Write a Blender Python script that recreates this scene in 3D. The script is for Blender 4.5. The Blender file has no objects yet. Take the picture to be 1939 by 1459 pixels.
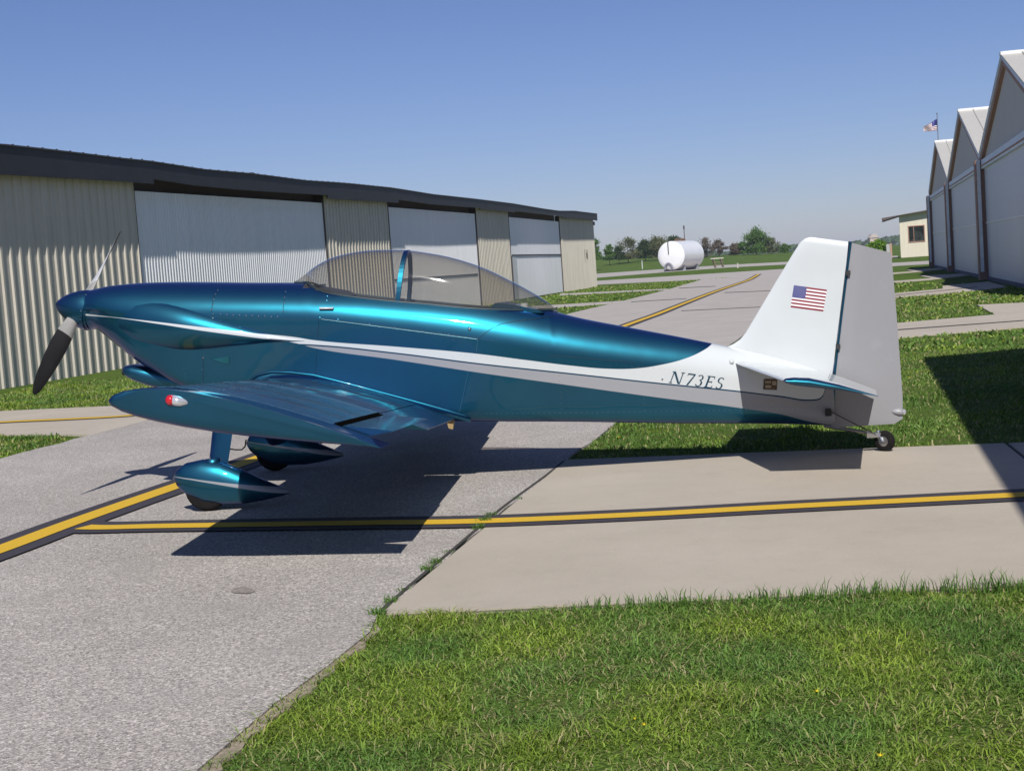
import bpy, bmesh, math, random
import numpy as np
from math import sin, cos, pi, radians, sqrt, atan2, tan
from mathutils import Vector, Matrix, noise

random.seed(7); rng = np.random.default_rng(7)
sc = bpy.context.scene
# ------------------------------------------------------------------ camera
F, CX, CY, PIT, ROL, HH = 2665.03, 969.5, 729.5, 0.0803, 0.0698, 1.4992
_y0 = Vector((0, sin(PIT), cos(PIT))); _z0 = Vector((0, -cos(PIT), sin(PIT))); _x0 = Vector((1, 0, 0))
CAMX = _x0*cos(ROL) - _y0*sin(ROL); CAMY = _x0*sin(ROL) + _y0*cos(ROL); CAMZ = _z0
CAM = Vector((0, 0, HH))
cd = bpy.data.cameras.new('camera'); cam = bpy.data.objects.new('camera', cd); sc.collection.objects.link(cam)
cam.matrix_world = Matrix(((CAMX.x, CAMY.x, CAMZ.x, 0), (CAMX.y, CAMY.y, CAMZ.y, 0), (CAMX.z, CAMY.z, CAMZ.z, HH), (0, 0, 0, 1)))
cd.sensor_width = 36; cd.lens = 36*F/1939; cd.clip_start = 0.05; cd.clip_end = 12000
sc.camera = cam
# ------------------------------------------------------------------ sky, sun, exposure
SUN_AZ, SUN_EL = 0.001, radians(45.7)          # direction the light travels: towards +Y
w = bpy.data.worlds.new('World'); sc.world = w; w.use_nodes = True
nt = w.node_tree; bg = nt.nodes['Background']
sky = nt.nodes.new('ShaderNodeTexSky'); sky.sky_type = 'NISHITA'; sky.sun_disc = False
sky.sun_elevation = SUN_EL; sky.sun_rotation = pi + SUN_AZ
sky.air_density = 1.0; sky.dust_density = 0.25; sky.ozone_density = 3.0; sky.altitude = 200
tint = nt.nodes.new('ShaderNodeMix'); tint.data_type = 'RGBA'; tint.blend_type = 'MULTIPLY'; tint.inputs[0].default_value = 1
tint.inputs[7].default_value = (.99, 1.03, 1.42, 1)
nt.links.new(sky.outputs[0], tint.inputs[6]); nt.links.new(tint.outputs[2], bg.inputs[0]); bg.inputs[1].default_value = 0.058
sd = bpy.data.lights.new('sun', 'SUN'); sun = bpy.data.objects.new('sun', sd); sc.collection.objects.link(sun)
sd.energy = 4.9; sd.angle = radians(0.5); sd.color = (1, .965, .9)
dirv = Vector((sin(SUN_AZ)*cos(SUN_EL), cos(SUN_AZ)*cos(SUN_EL), -sin(SUN_EL)))
sun.rotation_euler = dirv.to_track_quat('-Z', 'Y').to_euler()
sc.view_settings.view_transform = 'Standard'; sc.view_settings.look = 'None'
sc.view_settings.gamma = 1; sc.view_settings.exposure = 0.0
sc.render.engine = 'CYCLES'
sc.cycles.max_bounces = 8; sc.cycles.transparent_max_bounces = 16

# ------------------------------------------------------------------ measuring helpers
def ray(px, py): return CAMX*((px-CX)/F) - CAMY*((py-CY)/F) - CAMZ
def G(px, py, z=0.0):
    d = ray(px, py); t = (z-HH)/d.z; return CAM + d*t
def at(px, py, D):
    d = ray(px, py); return CAM + d*(D/d.y)
YAW = -.0825; PO = Vector((-2.0715, 10.6353, 0))
EX = Vector((cos(YAW), sin(YAW), 0)); EY = Vector((-sin(YAW), cos(YAW), 0))
def L(px, py, v=0.0):
    d = ray(px, py); t = (v-(CAM-PO).dot(EY))/d.dot(EY); P = CAM+d*t-PO
    return (P.dot(EX), P.z)

# ------------------------------------------------------------------ object helpers
COL = sc.collection
def tag(o, label=None, cat=None, group=None, kind=None):
    if label: o['label'] = label
    if cat: o['category'] = cat
    if group: o['group'] = group
    if kind: o['kind'] = kind
    return o
def empty(name, loc=(0, 0, 0), rz=0.0):
    o = bpy.data.objects.new(name, None); COL.objects.link(o); o.location = loc; o.rotation_euler = (0, 0, rz)
    o.empty_display_size = .2; return o
def mesh(name, verts, faces, m, parent=None, smooth=False, angle=None, fmat=None):
    me = bpy.data.meshes.new(name); me.from_pydata([tuple(v) for v in verts], [], faces)
    if isinstance(m, (list, tuple)):
        for q in m: me.materials.append(q)
    elif m: me.materials.append(m)
    if fmat: me.polygons.foreach_set('material_index', fmat)
    me.update()
    if smooth:
        me.polygons.foreach_set('use_smooth', [True]*len(me.polygons))
        if angle: me.set_sharp_from_angle(angle=radians(angle))
    o = bpy.data.objects.new(name, me); COL.objects.link(o)
    if parent: o.parent = parent
    return o
class MB:
    def __init__(s): s.v = []; s.f = []
    def add(s, vs, fs):
        n = len(s.v); s.v += [tuple(v) for v in vs]; s.f += [tuple(i+n for i in f) for f in fs]; return s
    def box(s, a, b, M=None):
        x0, y0, z0 = a; x1, y1, z1 = b
        vs = [Vector(p) for p in ((x0,y0,z0),(x1,y0,z0),(x1,y1,z0),(x0,y1,z0),(x0,y0,z1),(x1,y0,z1),(x1,y1,z1),(x0,y1,z1))]
        if M: vs = [M @ v for v in vs]
        return s.add(vs, [(0,3,2,1),(4,5,6,7),(0,1,5,4),(1,2,6,5),(2,3,7,6),(3,0,4,7)])
    def prism(s, poly, h0, h1, fn=None):
        n = len(poly); fn = fn or (lambda a, b, h: (a, b, h))
        vs = [fn(a, b, h0) for a, b in poly] + [fn(a, b, h1) for a, b in poly]
        return s.add(vs, [tuple(range(n))[::-1], tuple(range(n, 2*n))] + [(i, (i+1) % n, (i+1) % n+n, i+n) for i in range(n)])
    def tube(s, pts, r, n=8, cap=True):
        pts = [Vector(p) for p in pts]; rs = r if isinstance(r, (list, tuple)) else [r]*len(pts); rings = []
        for i, p in enumerate(pts):
            t = (pts[min(i+1, len(pts)-1)]-pts[max(i-1, 0)]).normalized()
            a = t.orthogonal().normalized() if i == 0 else (pa - t*pa.dot(t)).normalized()
            pa = a; b = t.cross(a)
            rings.append([p + (a*cos(2*pi*k/n)+b*sin(2*pi*k/n))*rs[i] for k in range(n)])
        return s.loft(rings, cap)
    def loft(s, rings, cap=True, closed=True):
        n = len(rings[0]); vs = [v for r in rings for v in r]; fs = []
        for i in range(len(rings)-1):
            for k in range(n if closed else n-1):
                k2 = (k+1) % n; fs.append((i*n+k, i*n+k2, (i+1)*n+k2, (i+1)*n+k))
        if cap: fs.append(tuple(range(n))[::-1]); fs.append(tuple(range((len(rings)-1)*n, len(rings)*n)))
        return s.add(vs, fs)
    def ball(s, c, r, n=8, m=5, sc3=(1, 1, 1)):
        rings = []
        for i in range(1, m):
            a = pi*i/m; rings.append([(c[0]+r*sc3[0]*sin(a)*cos(2*pi*k/n), c[1]+r*sc3[1]*sin(a)*sin(2*pi*k/n), c[2]+r*sc3[2]*cos(a)) for k in range(n)])
        return s.loft(rings)
    def build(s, name, m, parent=None, smooth=False, angle=None): 
        o = mesh(name, s.v, s.f, m, parent, smooth, angle)
        bm = bmesh.new(); bm.from_mesh(o.data); bmesh.ops.recalc_face_normals(bm, faces=bm.faces); bm.to_mesh(o.data); bm.free()
        return o
def interp(tab, x):
    xs = [a for a, _ in tab]; ys = [b for _, b in tab]; return float(np.interp(x, xs, ys))
def smooth_interp(tab, x):      # monotone-ish cubic (Catmull-Rom)
    xs = [a for a, _ in tab]; ys = [b for _, b in tab]
    if x <= xs[0]: return ys[0]
    if x >= xs[-1]: return ys[-1]
    i = max(k for k in range(len(xs)) if xs[k] <= x); i = min(i, len(xs)-2)
    h = xs[i+1]-xs[i]; t = (x-xs[i])/h
    def m(k):
        if k == 0: return (ys[1]-ys[0])/(xs[1]-xs[0])
        if k == len(xs)-1: return (ys[-1]-ys[-2])/(xs[-1]-xs[-2])
        a = (ys[k]-ys[k-1])/(xs[k]-xs[k-1]); b = (ys[k+1]-ys[k])/(xs[k+1]-xs[k])
        return 0 if a*b <= 0 else 2*a*b/(a+b)
    m0, m1 = m(i), m(i+1)
    return (2*t**3-3*t*t+1)*ys[i] + (t**3-2*t*t+t)*h*m0 + (-2*t**3+3*t*t)*ys[i+1] + (t**3-t*t)*h*m1

# ------------------------------------------------------------------ materials
def nodes(name):
    m = bpy.data.materials.new(name); m.use_nodes = True; return m, m.node_tree, m.node_tree.nodes['Principled BSDF']
def N(t, kind, **kw):
    n = t.nodes.new('ShaderNode'+kind)
    for k, v in kw.items(): setattr(n, k, v)
    return n
def mixc(t, fac, a, b, mode='MIX'):
    n = N(t, 'Mix', data_type='RGBA', blend_type=mode)
    for sock, v in ((n.inputs[0], fac), (n.inputs[6], a), (n.inputs[7], b)):
        if hasattr(v, 'is_output'): t.links.new(v, sock)
        else: sock.default_value = (*v, 1) if isinstance(v, tuple) and len(v) == 3 else v
    return n.outputs[2]
def noi(t, co, scale, detail=4, rough=.6, dim='3D'):
    n = N(t, 'TexNoise'); n.inputs['Scale'].default_value = scale; n.inputs['Detail'].default_value = detail
    n.inputs['Roughness'].default_value = rough; t.links.new(co, n.inputs['Vector']); return n.outputs[0]
def ramp(t, x, stops):
    r = N(t, 'ValToRGB'); e = r.color_ramp.elements
    while len(e) < len(stops): e.new(.5)
    for k, (p, c) in zip(e, stops): k.position = p; k.color = (c, c, c, 1) if not isinstance(c, tuple) else (*c, 1)
    t.links.new(x, r.inputs[0]); return r.outputs[0]
def coords(t, kind='Object'): return N(t, 'TexCoord').outputs[kind]
def bump(t, b, h, strength=.3, dist=.01):
    n = N(t, 'Bump'); n.inputs['Strength'].default_value = strength; n.inputs['Distance'].default_value = dist
    t.links.new(h, n.inputs['Height']); t.links.new(n.outputs[0], b.inputs['Normal'])
def simple(name, c, rough=.6, metal=0, vary=.12, scale=6, coat=0, bmp=0, spec=None):
    m, t, b = nodes(name); co = coords(t)
    lo = tuple(x*(1-vary) for x in c); hi = tuple(min(1, x*(1+vary)) for x in c)
    t.links.new(mixc(t, ramp(t, noi(t, co, scale), [(.3, 0.0), (.7, 1.0)]), lo, hi), b.inputs['Base Color'])
    b.inputs['Roughness'].default_value = rough; b.inputs['Metallic'].default_value = metal
    b.inputs['Coat Weight'].default_value = coat
    if spec is not None: b.inputs['Specular IOR Level'].default_value = spec
    if bmp: bump(t, b, noi(t, co, scale*8), bmp)
    return m
TEAL_LO, TEAL_HI = (0.0, .050, .135), (.0, .150, .235)
def flake(t, b, col):
    """metallic base under clear lacquer"""
    t.links.new(col, b.inputs['Base Color']) if hasattr(col, 'is_output') else None
    b.inputs['Coat Weight'].default_value = 1; b.inputs['Coat Roughness'].default_value = .03
def teal_color(t):
    co = coords(t)
    face = mixc(t, ramp(t, noi(t, co, 2.2, 3), [(.3, 0.0), (.7, 1.0)]), (.0, .155, .225), (.0, .185, .262))
    lw = N(t, 'LayerWeight'); lw.inputs[0].default_value = .5          # pearl pigment: teal face, navy flop
    return mixc(t, ramp(t, lw.outputs['Facing'], [(.30, 0.0), (.80, 1.0)]), face, (.0, .032, .28))
def m_teal(name='teal_metallic_paint'):
    m, t, b = nodes(name); c = teal_color(t)
    t.links.new(c, b.inputs['Base Color']); b.inputs['Metallic'].default_value = .95; b.inputs['Roughness'].default_value = .36
    b.inputs['Coat Weight'].default_value = .8; b.inputs['Coat Roughness'].default_value = .04
    return m
def pearl(m, k=.42):
    """navy ground coat under the metallic flake"""
    t = m.node_tree; b = t.nodes['Principled BSDF']; out = t.nodes['Material Output']
    d = N(t, 'BsdfPrincipled'); d.inputs['Base Color'].default_value = (.0, .010, .055, 1); d.inputs['Roughness'].default_value = .5
    d.inputs['Coat Weight'].default_value = .8; d.inputs['Coat Roughness'].default_value = .03
    for q in (b, d): q.inputs['Coat IOR'].default_value = 1.38
    b.inputs['Specular Tint'].default_value = (.05, .15, .5, 1)
    if not b.inputs['Normal'].is_linked:
        co = coords(t); bp = N(t, 'Bump'); bp.inputs['Strength'].default_value = .35; bp.inputs['Distance'].default_value = .01
        t.links.new(noi(t, co, 2.6, 2, .5), bp.inputs['Height']); t.links.new(bp.outputs[0], b.inputs['Normal'])
        t.links.new(bp.outputs[0], b.inputs['Coat Normal']); t.links.new(bp.outputs[0], d.inputs['Coat Normal'])
    mx = N(t, 'MixShader'); ml = N(t, 'Math', operation='MULTIPLY'); ml.inputs[1].default_value = k/.95; ml.inputs[0].default_value = .95
    if b.inputs['Metallic'].is_linked: t.links.new(b.inputs['Metallic'].links[0].from_socket, ml.inputs[0])
    if b.inputs['Normal'].is_linked:
        for q in (d.inputs['Normal'], d.inputs['Coat Normal'], b.inputs['Coat Normal']): t.links.new(b.inputs['Normal'].links[0].from_socket, q)
    t.links.new(ml.outputs[0], mx.inputs[0]); t.links.new(b.outputs[0], mx.inputs[1]); t.links.new(d.outputs[0], mx.inputs[2]); t.links.new(mx.outputs[0], out.inputs[0])
    return m
TEAL = pearl(m_teal())
WHITEP = simple('white_gloss_paint', (.58, .61, .62), .3, vary=.03, scale=3, coat=.6)
SILVER = simple('silver_grey_paint', (.305, .31, .33), .4, vary=.05, scale=4, coat=.4)
BLACK = simple('black_rubber', (.012, .011, .011), .85, vary=.3, scale=20, spec=.2)
DARK = simple('dark_interior', (.03, .03, .032), .8)
PROPB = simple('matt_black_propeller_paint', (.022, .02, .02), .6, vary=.2)
ALU = simple('bare_aluminium', (.6, .6, .6), .3, 1, vary=.1, scale=20)
CHROME = simple('chrome', (.85, .85, .85), .1, 1, vary=.02)
REDL = simple('red_lens', (.55, .01, .02), .1, vary=.05, coat=1)
LENS = simple('clear_lens', (.75, .75, .75), .05, .6, vary=.02, coat=1)
SEAM = simple('panel_gap', (.004, .02, .035), .6)
SEAML = simple('panel_edge_bright', (.10, .24, .30), .4, .7)
NAVY = simple('navy_lettering', (.01, .05, .085), .4, vary=.05)
INKR = simple('flag_red', (.24, .02, .035), .5, vary=.05); INKB = simple('flag_blue', (.03, .035, .2), .5, vary=.05); INKW = simple('flag_white', (.8, .8, .8), .5, vary=.03)

def m_glass():
    m, t, b = nodes('smoke_tinted_perspex'); t.nodes.remove(b); out = t.nodes['Material Output']
    tr = N(t, 'BsdfTransparent'); tr.inputs[0].default_value = (.76, .735, .69, 1)
    gl = N(t, 'BsdfGlossy'); gl.inputs['Roughness'].default_value = .035; gl.inputs[0].default_value = (.95, .95, .95, 1)
    fr = N(t, 'LayerWeight'); fr.inputs[0].default_value = .5; pw_ = N(t, 'Math', operation='POWER'); pw_.inputs[1].default_value = 3.0; t.links.new(fr.outputs['Facing'], pw_.inputs[0])
    mx = N(t, 'MixShader'); ma = N(t, 'Math', operation='MULTIPLY_ADD'); ma.inputs[1].default_value = .9; ma.inputs[2].default_value = .055; ma.use_clamp = True
    t.links.new(pw_.outputs[0], ma.inputs[0]); t.links.new(ma.outputs[0], mx.inputs[0])
    df = N(t, 'BsdfDiffuse'); df.inputs[0].default_value = (.5, .5, .5, 1); m2 = N(t, 'MixShader'); m2.inputs[0].default_value = .045; t.links.new(tr.outputs[0], m2.inputs[1]); t.links.new(df.outputs[0], m2.inputs[2])
    t.links.new(m2.outputs[0], mx.inputs[1]); t.links.new(gl.outputs[0], mx.inputs[2]); t.links.new(mx.outputs[0], out.inputs[0])
    return m
GLASS = m_glass()

def m_striped(name, curves, rules, u0, u1, z0, z1):
    """paint scheme printed on the skin: boundaries z(u); rules = colours from top to bottom"""
    m, t, b = nodes(name); co = coords(t); sp = N(t, 'SeparateXYZ'); t.links.new(co, sp.inputs[0])
    mr = N(t, 'MapRange'); mr.inputs[1].default_value = u0; mr.inputs[2].default_value = u1; t.links.new(sp.outputs[0], mr.inputs[0])
    mz = N(t, 'MapRange'); mz.inputs[1].default_value = z0; mz.inputs[2].default_value = z1; t.links.new(sp.outputs[2], mz.inputs[0])
    col = teal_color(t); met = None
    teal = col; facs = []
    for pts in curves:
        fc = N(t, 'FloatCurve'); c = fc.mapping.curves[0]
        while len(c.points) < len(pts): c.points.new(.5, .5)
        for p, (u, z) in zip(c.points, sorted(pts)): p.location = ((u-u0)/(u1-u0), (z-z0)/(z1-z0)); p.handle_type = 'AUTO_CLAMPED'
        fc.mapping.update(); t.links.new(mr.outputs[0], fc.inputs['Value'])
        d = N(t, 'Math', operation='SUBTRACT'); t.links.new(mz.outputs[0], d.inputs[0]); t.links.new(fc.outputs[0], d.inputs[1])
        k = N(t, 'MapRange'); k.inputs[1].default_value = -.0012/(z1-z0); k.inputs[2].default_value = .0012/(z1-z0); t.links.new(d.outputs[0], k.inputs[0])
        facs.append(k.outputs[0])        # 1 above the boundary
    isw = None
    c = rules(t, teal, facs); t.links.new(c[0], b.inputs['Base Color']); t.links.new(c[1], b.inputs['Metallic'])
    b.inputs['Roughness'].default_value = .36; b.inputs['Coat Weight'].default_value = .8; b.inputs['Coat Roughness'].default_value = .04
    return m
def mul(t, a, b, inv=False):
    n = N(t, 'Math', operation='MULTIPLY'); t.links.new(a, n.inputs[0])
    if inv:
        s = N(t, 'Math', operation='SUBTRACT'); s.inputs[0].default_value = 1; t.links.new(b, s.inputs[1]); b = s.outputs[0]
    t.links.new(b, n.inputs[1]); return n.outputs[0]
def inv(t, a):
    s = N(t, 'Math', operation='SUBTRACT'); s.inputs[0].default_value = 1; t.links.new(a, s.inputs[1]); return s.outputs[0]

# ================================================================== GROUND
PERP = -1
AS = G(1939, 545); BS = G(1770, 505); T2 = (BS-AS).xy.normalized(); N2 = Vector((T2.y, -T2.x))
def gheight(X, D):
    if D < 300: return -.02
    t = min(1, (D-300)/130); t = t*t*(3-2*t)
    px = CX + F*X/D
    z = max(1.2, min(4.2, 3.4 - (px-1130)*.0052))
    return -.02 + t*z
def m_grassground():
    m, t, b = nodes('lawn_soil'); co = coords(t)
    a = mixc(t, ramp(t, noi(t, co, .35, 5), [(.35, 0.0), (.65, 1.0)]), (.075, .135, .018), (.125, .205, .034))
    c = mixc(t, ramp(t, noi(t, co, 7, 6, .75), [(.5, 0.0), (.66, .75)]), a, (.12, .105, .05))
    e = mixc(t, ramp(t, noi(t, co, 60, 3), [(.35, 0.0), (.7, 1.0)]), (.35, .35, .35), (1.35, 1.35, 1.35))
    c = mixc(t, 1.0, c, e, 'MULTIPLY'); t.links.new(c, b.inputs['Base Color']); b.inputs['Roughness'].default_value = .95
    b.inputs['Specular IOR Level'].default_value = .1
    bump(t, b, noi(t, co, 50, 3), .8, .03); return m
GRASSG = m_grassground()
def ground():
    xs = sorted(set([-4000, -2000, -1000, -500, -250, -120, -60, -30, 0] + [20*i for i in range(1, 20)] + [600, 1000, 2000, 4000]))
    ds = [-3000, -1000, -300, -60, 0, 60, 120] + [180, 240, 300] + [300+10*i for i in range(1, 15)] + [500, 800, 1400, 2500, 5000, 8000]
    v = [(x, d, gheight(x, max(d, 1))) for d in ds for x in xs]; n = len(xs)
    f = [(j*n+i, j*n+i+1, (j+1)*n+i+1, (j+1)*n+i) for j in range(len(ds)-1) for i in range(n-1)]
    return tag(mesh('ground', v, f, GRASSG, smooth=True), kind='structure')
ground()
def m_asphalt():
    m, t, b = nodes('weathered_asphalt'); co = coords(t)
    big = mixc(t, ramp(t, noi(t, co, .5, 5), [(.35, 0.0), (.65, 1.0)]), (.41, .375, .34), (.50, .46, .42))
    vo = N(t, 'TexVoronoi'); vo.inputs['Scale'].default_value = 125; t.links.new(co, vo.inputs['Vector'])
    st = N(t, 'SeparateColor'); t.links.new(vo.outputs['Color'], st.inputs[0])
    stones = ramp(t, st.outputs[0], [(0, .5), (.3, .8), (.75, 1.1), (1, 1.6)])
    c = mixc(t, 1.0, big, stones, 'MULTIPLY')
    c = mixc(t, ramp(t, noi(t, co, 34, 4, .8), [(.42, 0.0), (.62, 1.0)]), mixc(t, 1.0, c, (.78, .78, .80), 'MULTIPLY'), c)
    gr = mixc(t, ramp(t, noi(t, co, 1.7, 5, .7), [(.50, 0.0), (.70, .6)]), c, (.31, .285, .265))
    t.links.new(gr, b.inputs['Base Color']); b.inputs['Roughness'].default_value = .9; b.inputs['Specular IOR Level'].default_value = .25
    bump(t, b, vo.outputs['Distance'], .55, .006); return m
def m_concrete(name='broomed_concrete', a=(.425, .375, .31), c2=(.48, .425, .355)):
    m, t, b = nodes(name); co = coords(t)
    c = mixc(t, ramp(t, noi(t, co, .8, 6, .65), [(.32, 0.0), (.68, 1.0)]), a, c2)
    c = mixc(t, ramp(t, noi(t, co, 2.5, 7, .8), [(.50, 0.0), (.72, .28)]), c, tuple(x*.72 for x in a))
    c = mixc(t, ramp(t, noi(t, co, 160, 3), [(.3, 0.0), (.7, 1.0)]), mixc(t, 1.0, c, (.86, .86, .86), 'MULTIPLY'), c)
    c = mixc(t, ramp(t, noi(t, co, 40, 2), [(.72, 0.0), (.78, .6)]), c, (.7, .66, .6))
    t.links.new(c, b.inputs['Base Color']); b.inputs['Roughness'].default_value = .9; b.inputs['Specular IOR Level'].default_value = .25
    bump(t, b, noi(t, co, 220, 3), .25, .004); return m
ASPH = m_asphalt(); CONC = m_concrete(); CONCF = m_concrete('far_concrete', (.40, .365, .335), (.46, .42, .385))
def m_paint(name, c, worn):
    m, t, b = nodes(name); co = coords(t)
    x = mixc(t, ramp(t, noi(t, co, 60, 4, .8), [(.3, 0.0), (.7, 1.0)]), tuple(v*.82 for v in c), c)
    x = mixc(t, ramp(t, noi(t, co, 14, 6, .85), [(.60, 0.0), (.70, .8)]), x, worn); x = mixc(t, ramp(t, noi(t, co, 38, 8, .9), [(.60, 0.0), (.63, .8)]), x, tuple(v*.35 for v in worn))
    t.links.new(x, b.inputs['Base Color']); b.inputs['Roughness'].default_value = .8; bump(t, b, noi(t, co, 120, 3), .3, .004); return m
YEL = m_paint('yellow_line_paint', (.68, .42, .022), (.5, .33, .06)); BLK = m_paint('black_border_paint', (.045, .04, .05), (.15, .14, .14))
CRACK = simple('crack_sealant', (.05, .045, .04), .9)
DIRT = simple('gravelly_soil', (.34, .28, .21), .95, vary=.4, scale=45, bmp=.6)

def g2(p): q = G(*p); return Vector((q.x, q.y))
def densify(pts, step, jit=0.0, sd_=1):
    r = random.Random(sd_); out = []
    for a, b in zip(pts, pts[1:]+pts[:1]):
        n = max(1, int((b-a).length/step)); nn = Vector((-(b-a).y, (b-a).x)).normalized() if (b-a).length else Vector((0, 0))
        for i in range(n): out.append(a.lerp(b, i/n) + nn*(r.uniform(-jit, jit) if i else 0))
    return out
def sheet(name, poly, z, m, parent=None, thick=.05, kind='structure'):
    mb = MB(); mb.prism([(p.x, p.y) for p in poly], z-thick, z)
    o = mb.build(name, m, parent)
    # fill the polygon with triangles
    bm = bmesh.new(); bm.from_mesh(o.data); bmesh.ops.triangulate(bm, faces=[f for f in bm.faces if len(f.verts) > 4]); bm.to_mesh(o.data); bm.free()
    if kind and not parent: o['kind'] = kind
    return o
# taxiway (asphalt) -------------------------------------------------
pr = [g2(p) for p in ((375, 1455), (520, 1330), (700, 1195), (715, 1162), (870, 1030), (1030, 905), (1160, 805), (1400, 640), (1556, 520))]
pl = [g2(p) for p in ((1333, 528), (1265, 548), (1170, 572), (1100, 588))] + [g2((175, 822)), g2((0, 868))]
back_r = pr[0] + (pr[0]-pr[3]).normalized()*30; back_l = pl[-1] + (pl[-1]-pl[0]).normalized()*45
TAXI = [back_r]+pr+pl+[back_l]
edge = densify(TAXI, .35, .03, 3)
sheet('taxiway', edge, 0.0, ASPH)
pc = 15.0
def cutd(line, D):      # point of a polyline at depth D
    for a, b in zip(line, line[1:]):
        if (a.y-D)*(b.y-D) <= 0: return a.lerp(b, (D-a.y)/(b.y-a.y))
TL_line = [g2((0, 868))]+[g2((175, 822))]+pl[:4][::-1]; TRl = pr[6:]
ce = [cutd(TRl, 16.8), cutd(TL_line, 19.5)]
sheet('concrete_taxiway', [ce[0]]+[p for p in TRl if p.y > 17]+[p for p in pl[:4]]+[ce[1]], .0025, CONCF, thick=.02)
# soil strip between asphalt and grass
soil = [g2(p) for p in ((330, 1500), (505, 1332), (600, 1265), (690, 1198), (712, 1168), (716, 1180), (706, 1200), (672, 1228), (600, 1284), (545, 1338), (500, 1372), (440, 1425), (380, 1490))]
sheet('soil_edge', densify(soil, .06, .022, 5), -.008, DIRT, thick=.02)
# near apron: concrete slabs with open joints
APR = tag(empty('concrete_apron'), kind='structure')
e_n = (g2((715, 1162)), g2((1939, 1105))); e_f = (g2((1068, 871)), g2((1939, 838)))
def lerp_line(l, t): return l[0]+(l[1]-l[0])*t
ts = [0]
xj = g2((1903, 838)); tj = (xj-e_f[0]).length/(e_f[1]-e_f[0]).length
tn = (g2((1975, 905))-e_f[0]).length
sl = [(0, 0), (tj, 1.22), (tj*2, 2.5)]
for i in range(2):
    a, b = sl[i], sl[i+1]; g = .003
    sheet('slab', [lerp_line(e_n, a[1]+g*2), lerp_line(e_n, b[1]-g), lerp_line(e_f, b[0]-g), lerp_line(e_f, a[0]+g*2)], .004, CONC, APR, .03)
sheet('joint', [lerp_line(e_n, .01), lerp_line(e_n, 2.5), lerp_line(e_f, sl[2][0]), lerp_line(e_f, .01)], -.006, CRACK, APR, .01)
# pads to the right hangars ------------------------------------------
def strip(name, pts, z=.004, m=None, kind='structure'): return sheet(name, [g2(p) for p in pts], z, m or CONC, kind=kind)
strip('hangar_pad', ((1380, 656), (1460, 638), (1699, 611.5), (1884, 595.5), (1850, 577), (1939, 573), (2150, 560), (2150, 600), (1939, 618.5), (1703, 638.5), (1500, 660), (1390, 668)))
strip('hangar_pad', ((1460, 578), (1694, 555), (1785, 546.5), (1785, 541), (1871, 533), (1908, 543), (1842, 551.5), (1695, 563), (1450, 588)))
strip('hangar_pad', ((1490, 550), (1692, 532), (1764, 526.5), (1742, 522), (1822, 518), (1835, 521), (1765, 529), (1692, 535), (1480, 557)))
strip('hangar_pad', ((1520, 531), (1691, 516), (1731, 513.3), (1715, 511), (1778, 507.5), (1790, 509), (1733, 515), (1691, 518.5), (1515, 534)))
strip('joint_line', ((1699, 624), (1939, 606.5), (1939, 608), (1699, 625.7)), .009, CRACK); strip('joint_line', ((1695, 559), (1850, 543.3), (1850, 544), (1695, 559.8)), .009, CRACK)
# cross taxiway, outer road ----------------------------------------------
strip('cross_taxiway', ((700, 562), (1125, 532), (1486, 509), (1700, 497), (1939, 484), (1939, 490), (1700, 503), (1560, 518), (1556, 522), (1333, 529), (1125, 539), (700, 570)), .004, CONCF)
strip('outer_road', ((900, 533), (1125, 518.5), (1261, 509), (1374, 501.5), (1492, 495.5), (1700, 484), (1700, 488), (1492, 500.5), (1374, 506.5), (1261, 515), (1125, 526), (900, 541)), .004, CONCF)
strip('walk_strip', ((1060, 556), (1265, 546.5), (1268, 548.6), (1060, 559)), .002, CONCF); strip('walk_strip', ((1000, 580), (1200, 568), (1175, 573), (1000, 586)), .002, CONCF)
strip('left_pad', ((-400, 800), (0, 778), (240, 767), (420, 752), (300, 790), (175, 823), (120, 822), (0, 822), (-400, 850)), .002, CONC)
# taxiway joints far
for a in (((1290, 588), (1440, 581)), ((1195, 571), (1300, 565)), ((1372, 553.5), (1462, 550)), ((1285, 545), (1355, 541.5))):
    (x1, y1), (x2, y2) = a; strip('joint_line', ((x1, y1), (x2, y2), (x2, y2+.9), (x1, y1+1.0)), .007, CRACK)
# painted lines ------------------------------------------------------------
def ribbon(name, pts, wd, z, m, kind='structure', off=0):
    pts = [g2(p) if isinstance(p, tuple) else p for p in pts]; Lp, Rp = [], []
    for i, p in enumerate(pts):
        t = (pts[min(i+1, len(pts)-1)]-pts[max(i-1, 0)]).normalized(); n = Vector((-t.y, t.x)); ww = wd if not isinstance(wd, (list, tuple)) else wd[i]
        Lp.append(p+n*(ww/2+off)); Rp.append(p-n*(ww/2-off))
    n = len(pts); v = [(q.x, q.y, z) for q in Lp+Rp]; f = [(i, i+1, n+i+1, n+i)[::-1] for i in range(n-1)]
    return tag(mesh(name, v, f, m), kind=kind)
def resample(pts, k=6):
    P = [g2(p) if isinstance(p, tuple) else p for p in pts]; out = []
    for i in range(len(P)-1):
        a, b, c, d = P[max(i-1, 0)], P[i], P[i+1], P[min(i+2, len(P)-1)]
        for j in range(k):
            t = j/k; out.append(.5*((2*b)+(c-a)*t+(2*a-5*b+4*c-d)*t*t+(3*b-a-3*c+d)*t**3))
    return out+[P[-1]]
main = [(0, 1043), (150, 987), (335, 922), (480, 872)]
q0 = g2(main[0]); q1 = g2(main[-1]); dm = (q1-q0).normalized()
far_pts = [(1195, 613), (1245, 595), (1300, 573), (1352, 553), (1395, 538), (1420, 529), (1437, 519)]
cl = [q0-dm*25, q0-dm*6] + resample([q0-dm*1.0] + main + [(850, 740)] + far_pts)
YW = .185
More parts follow.
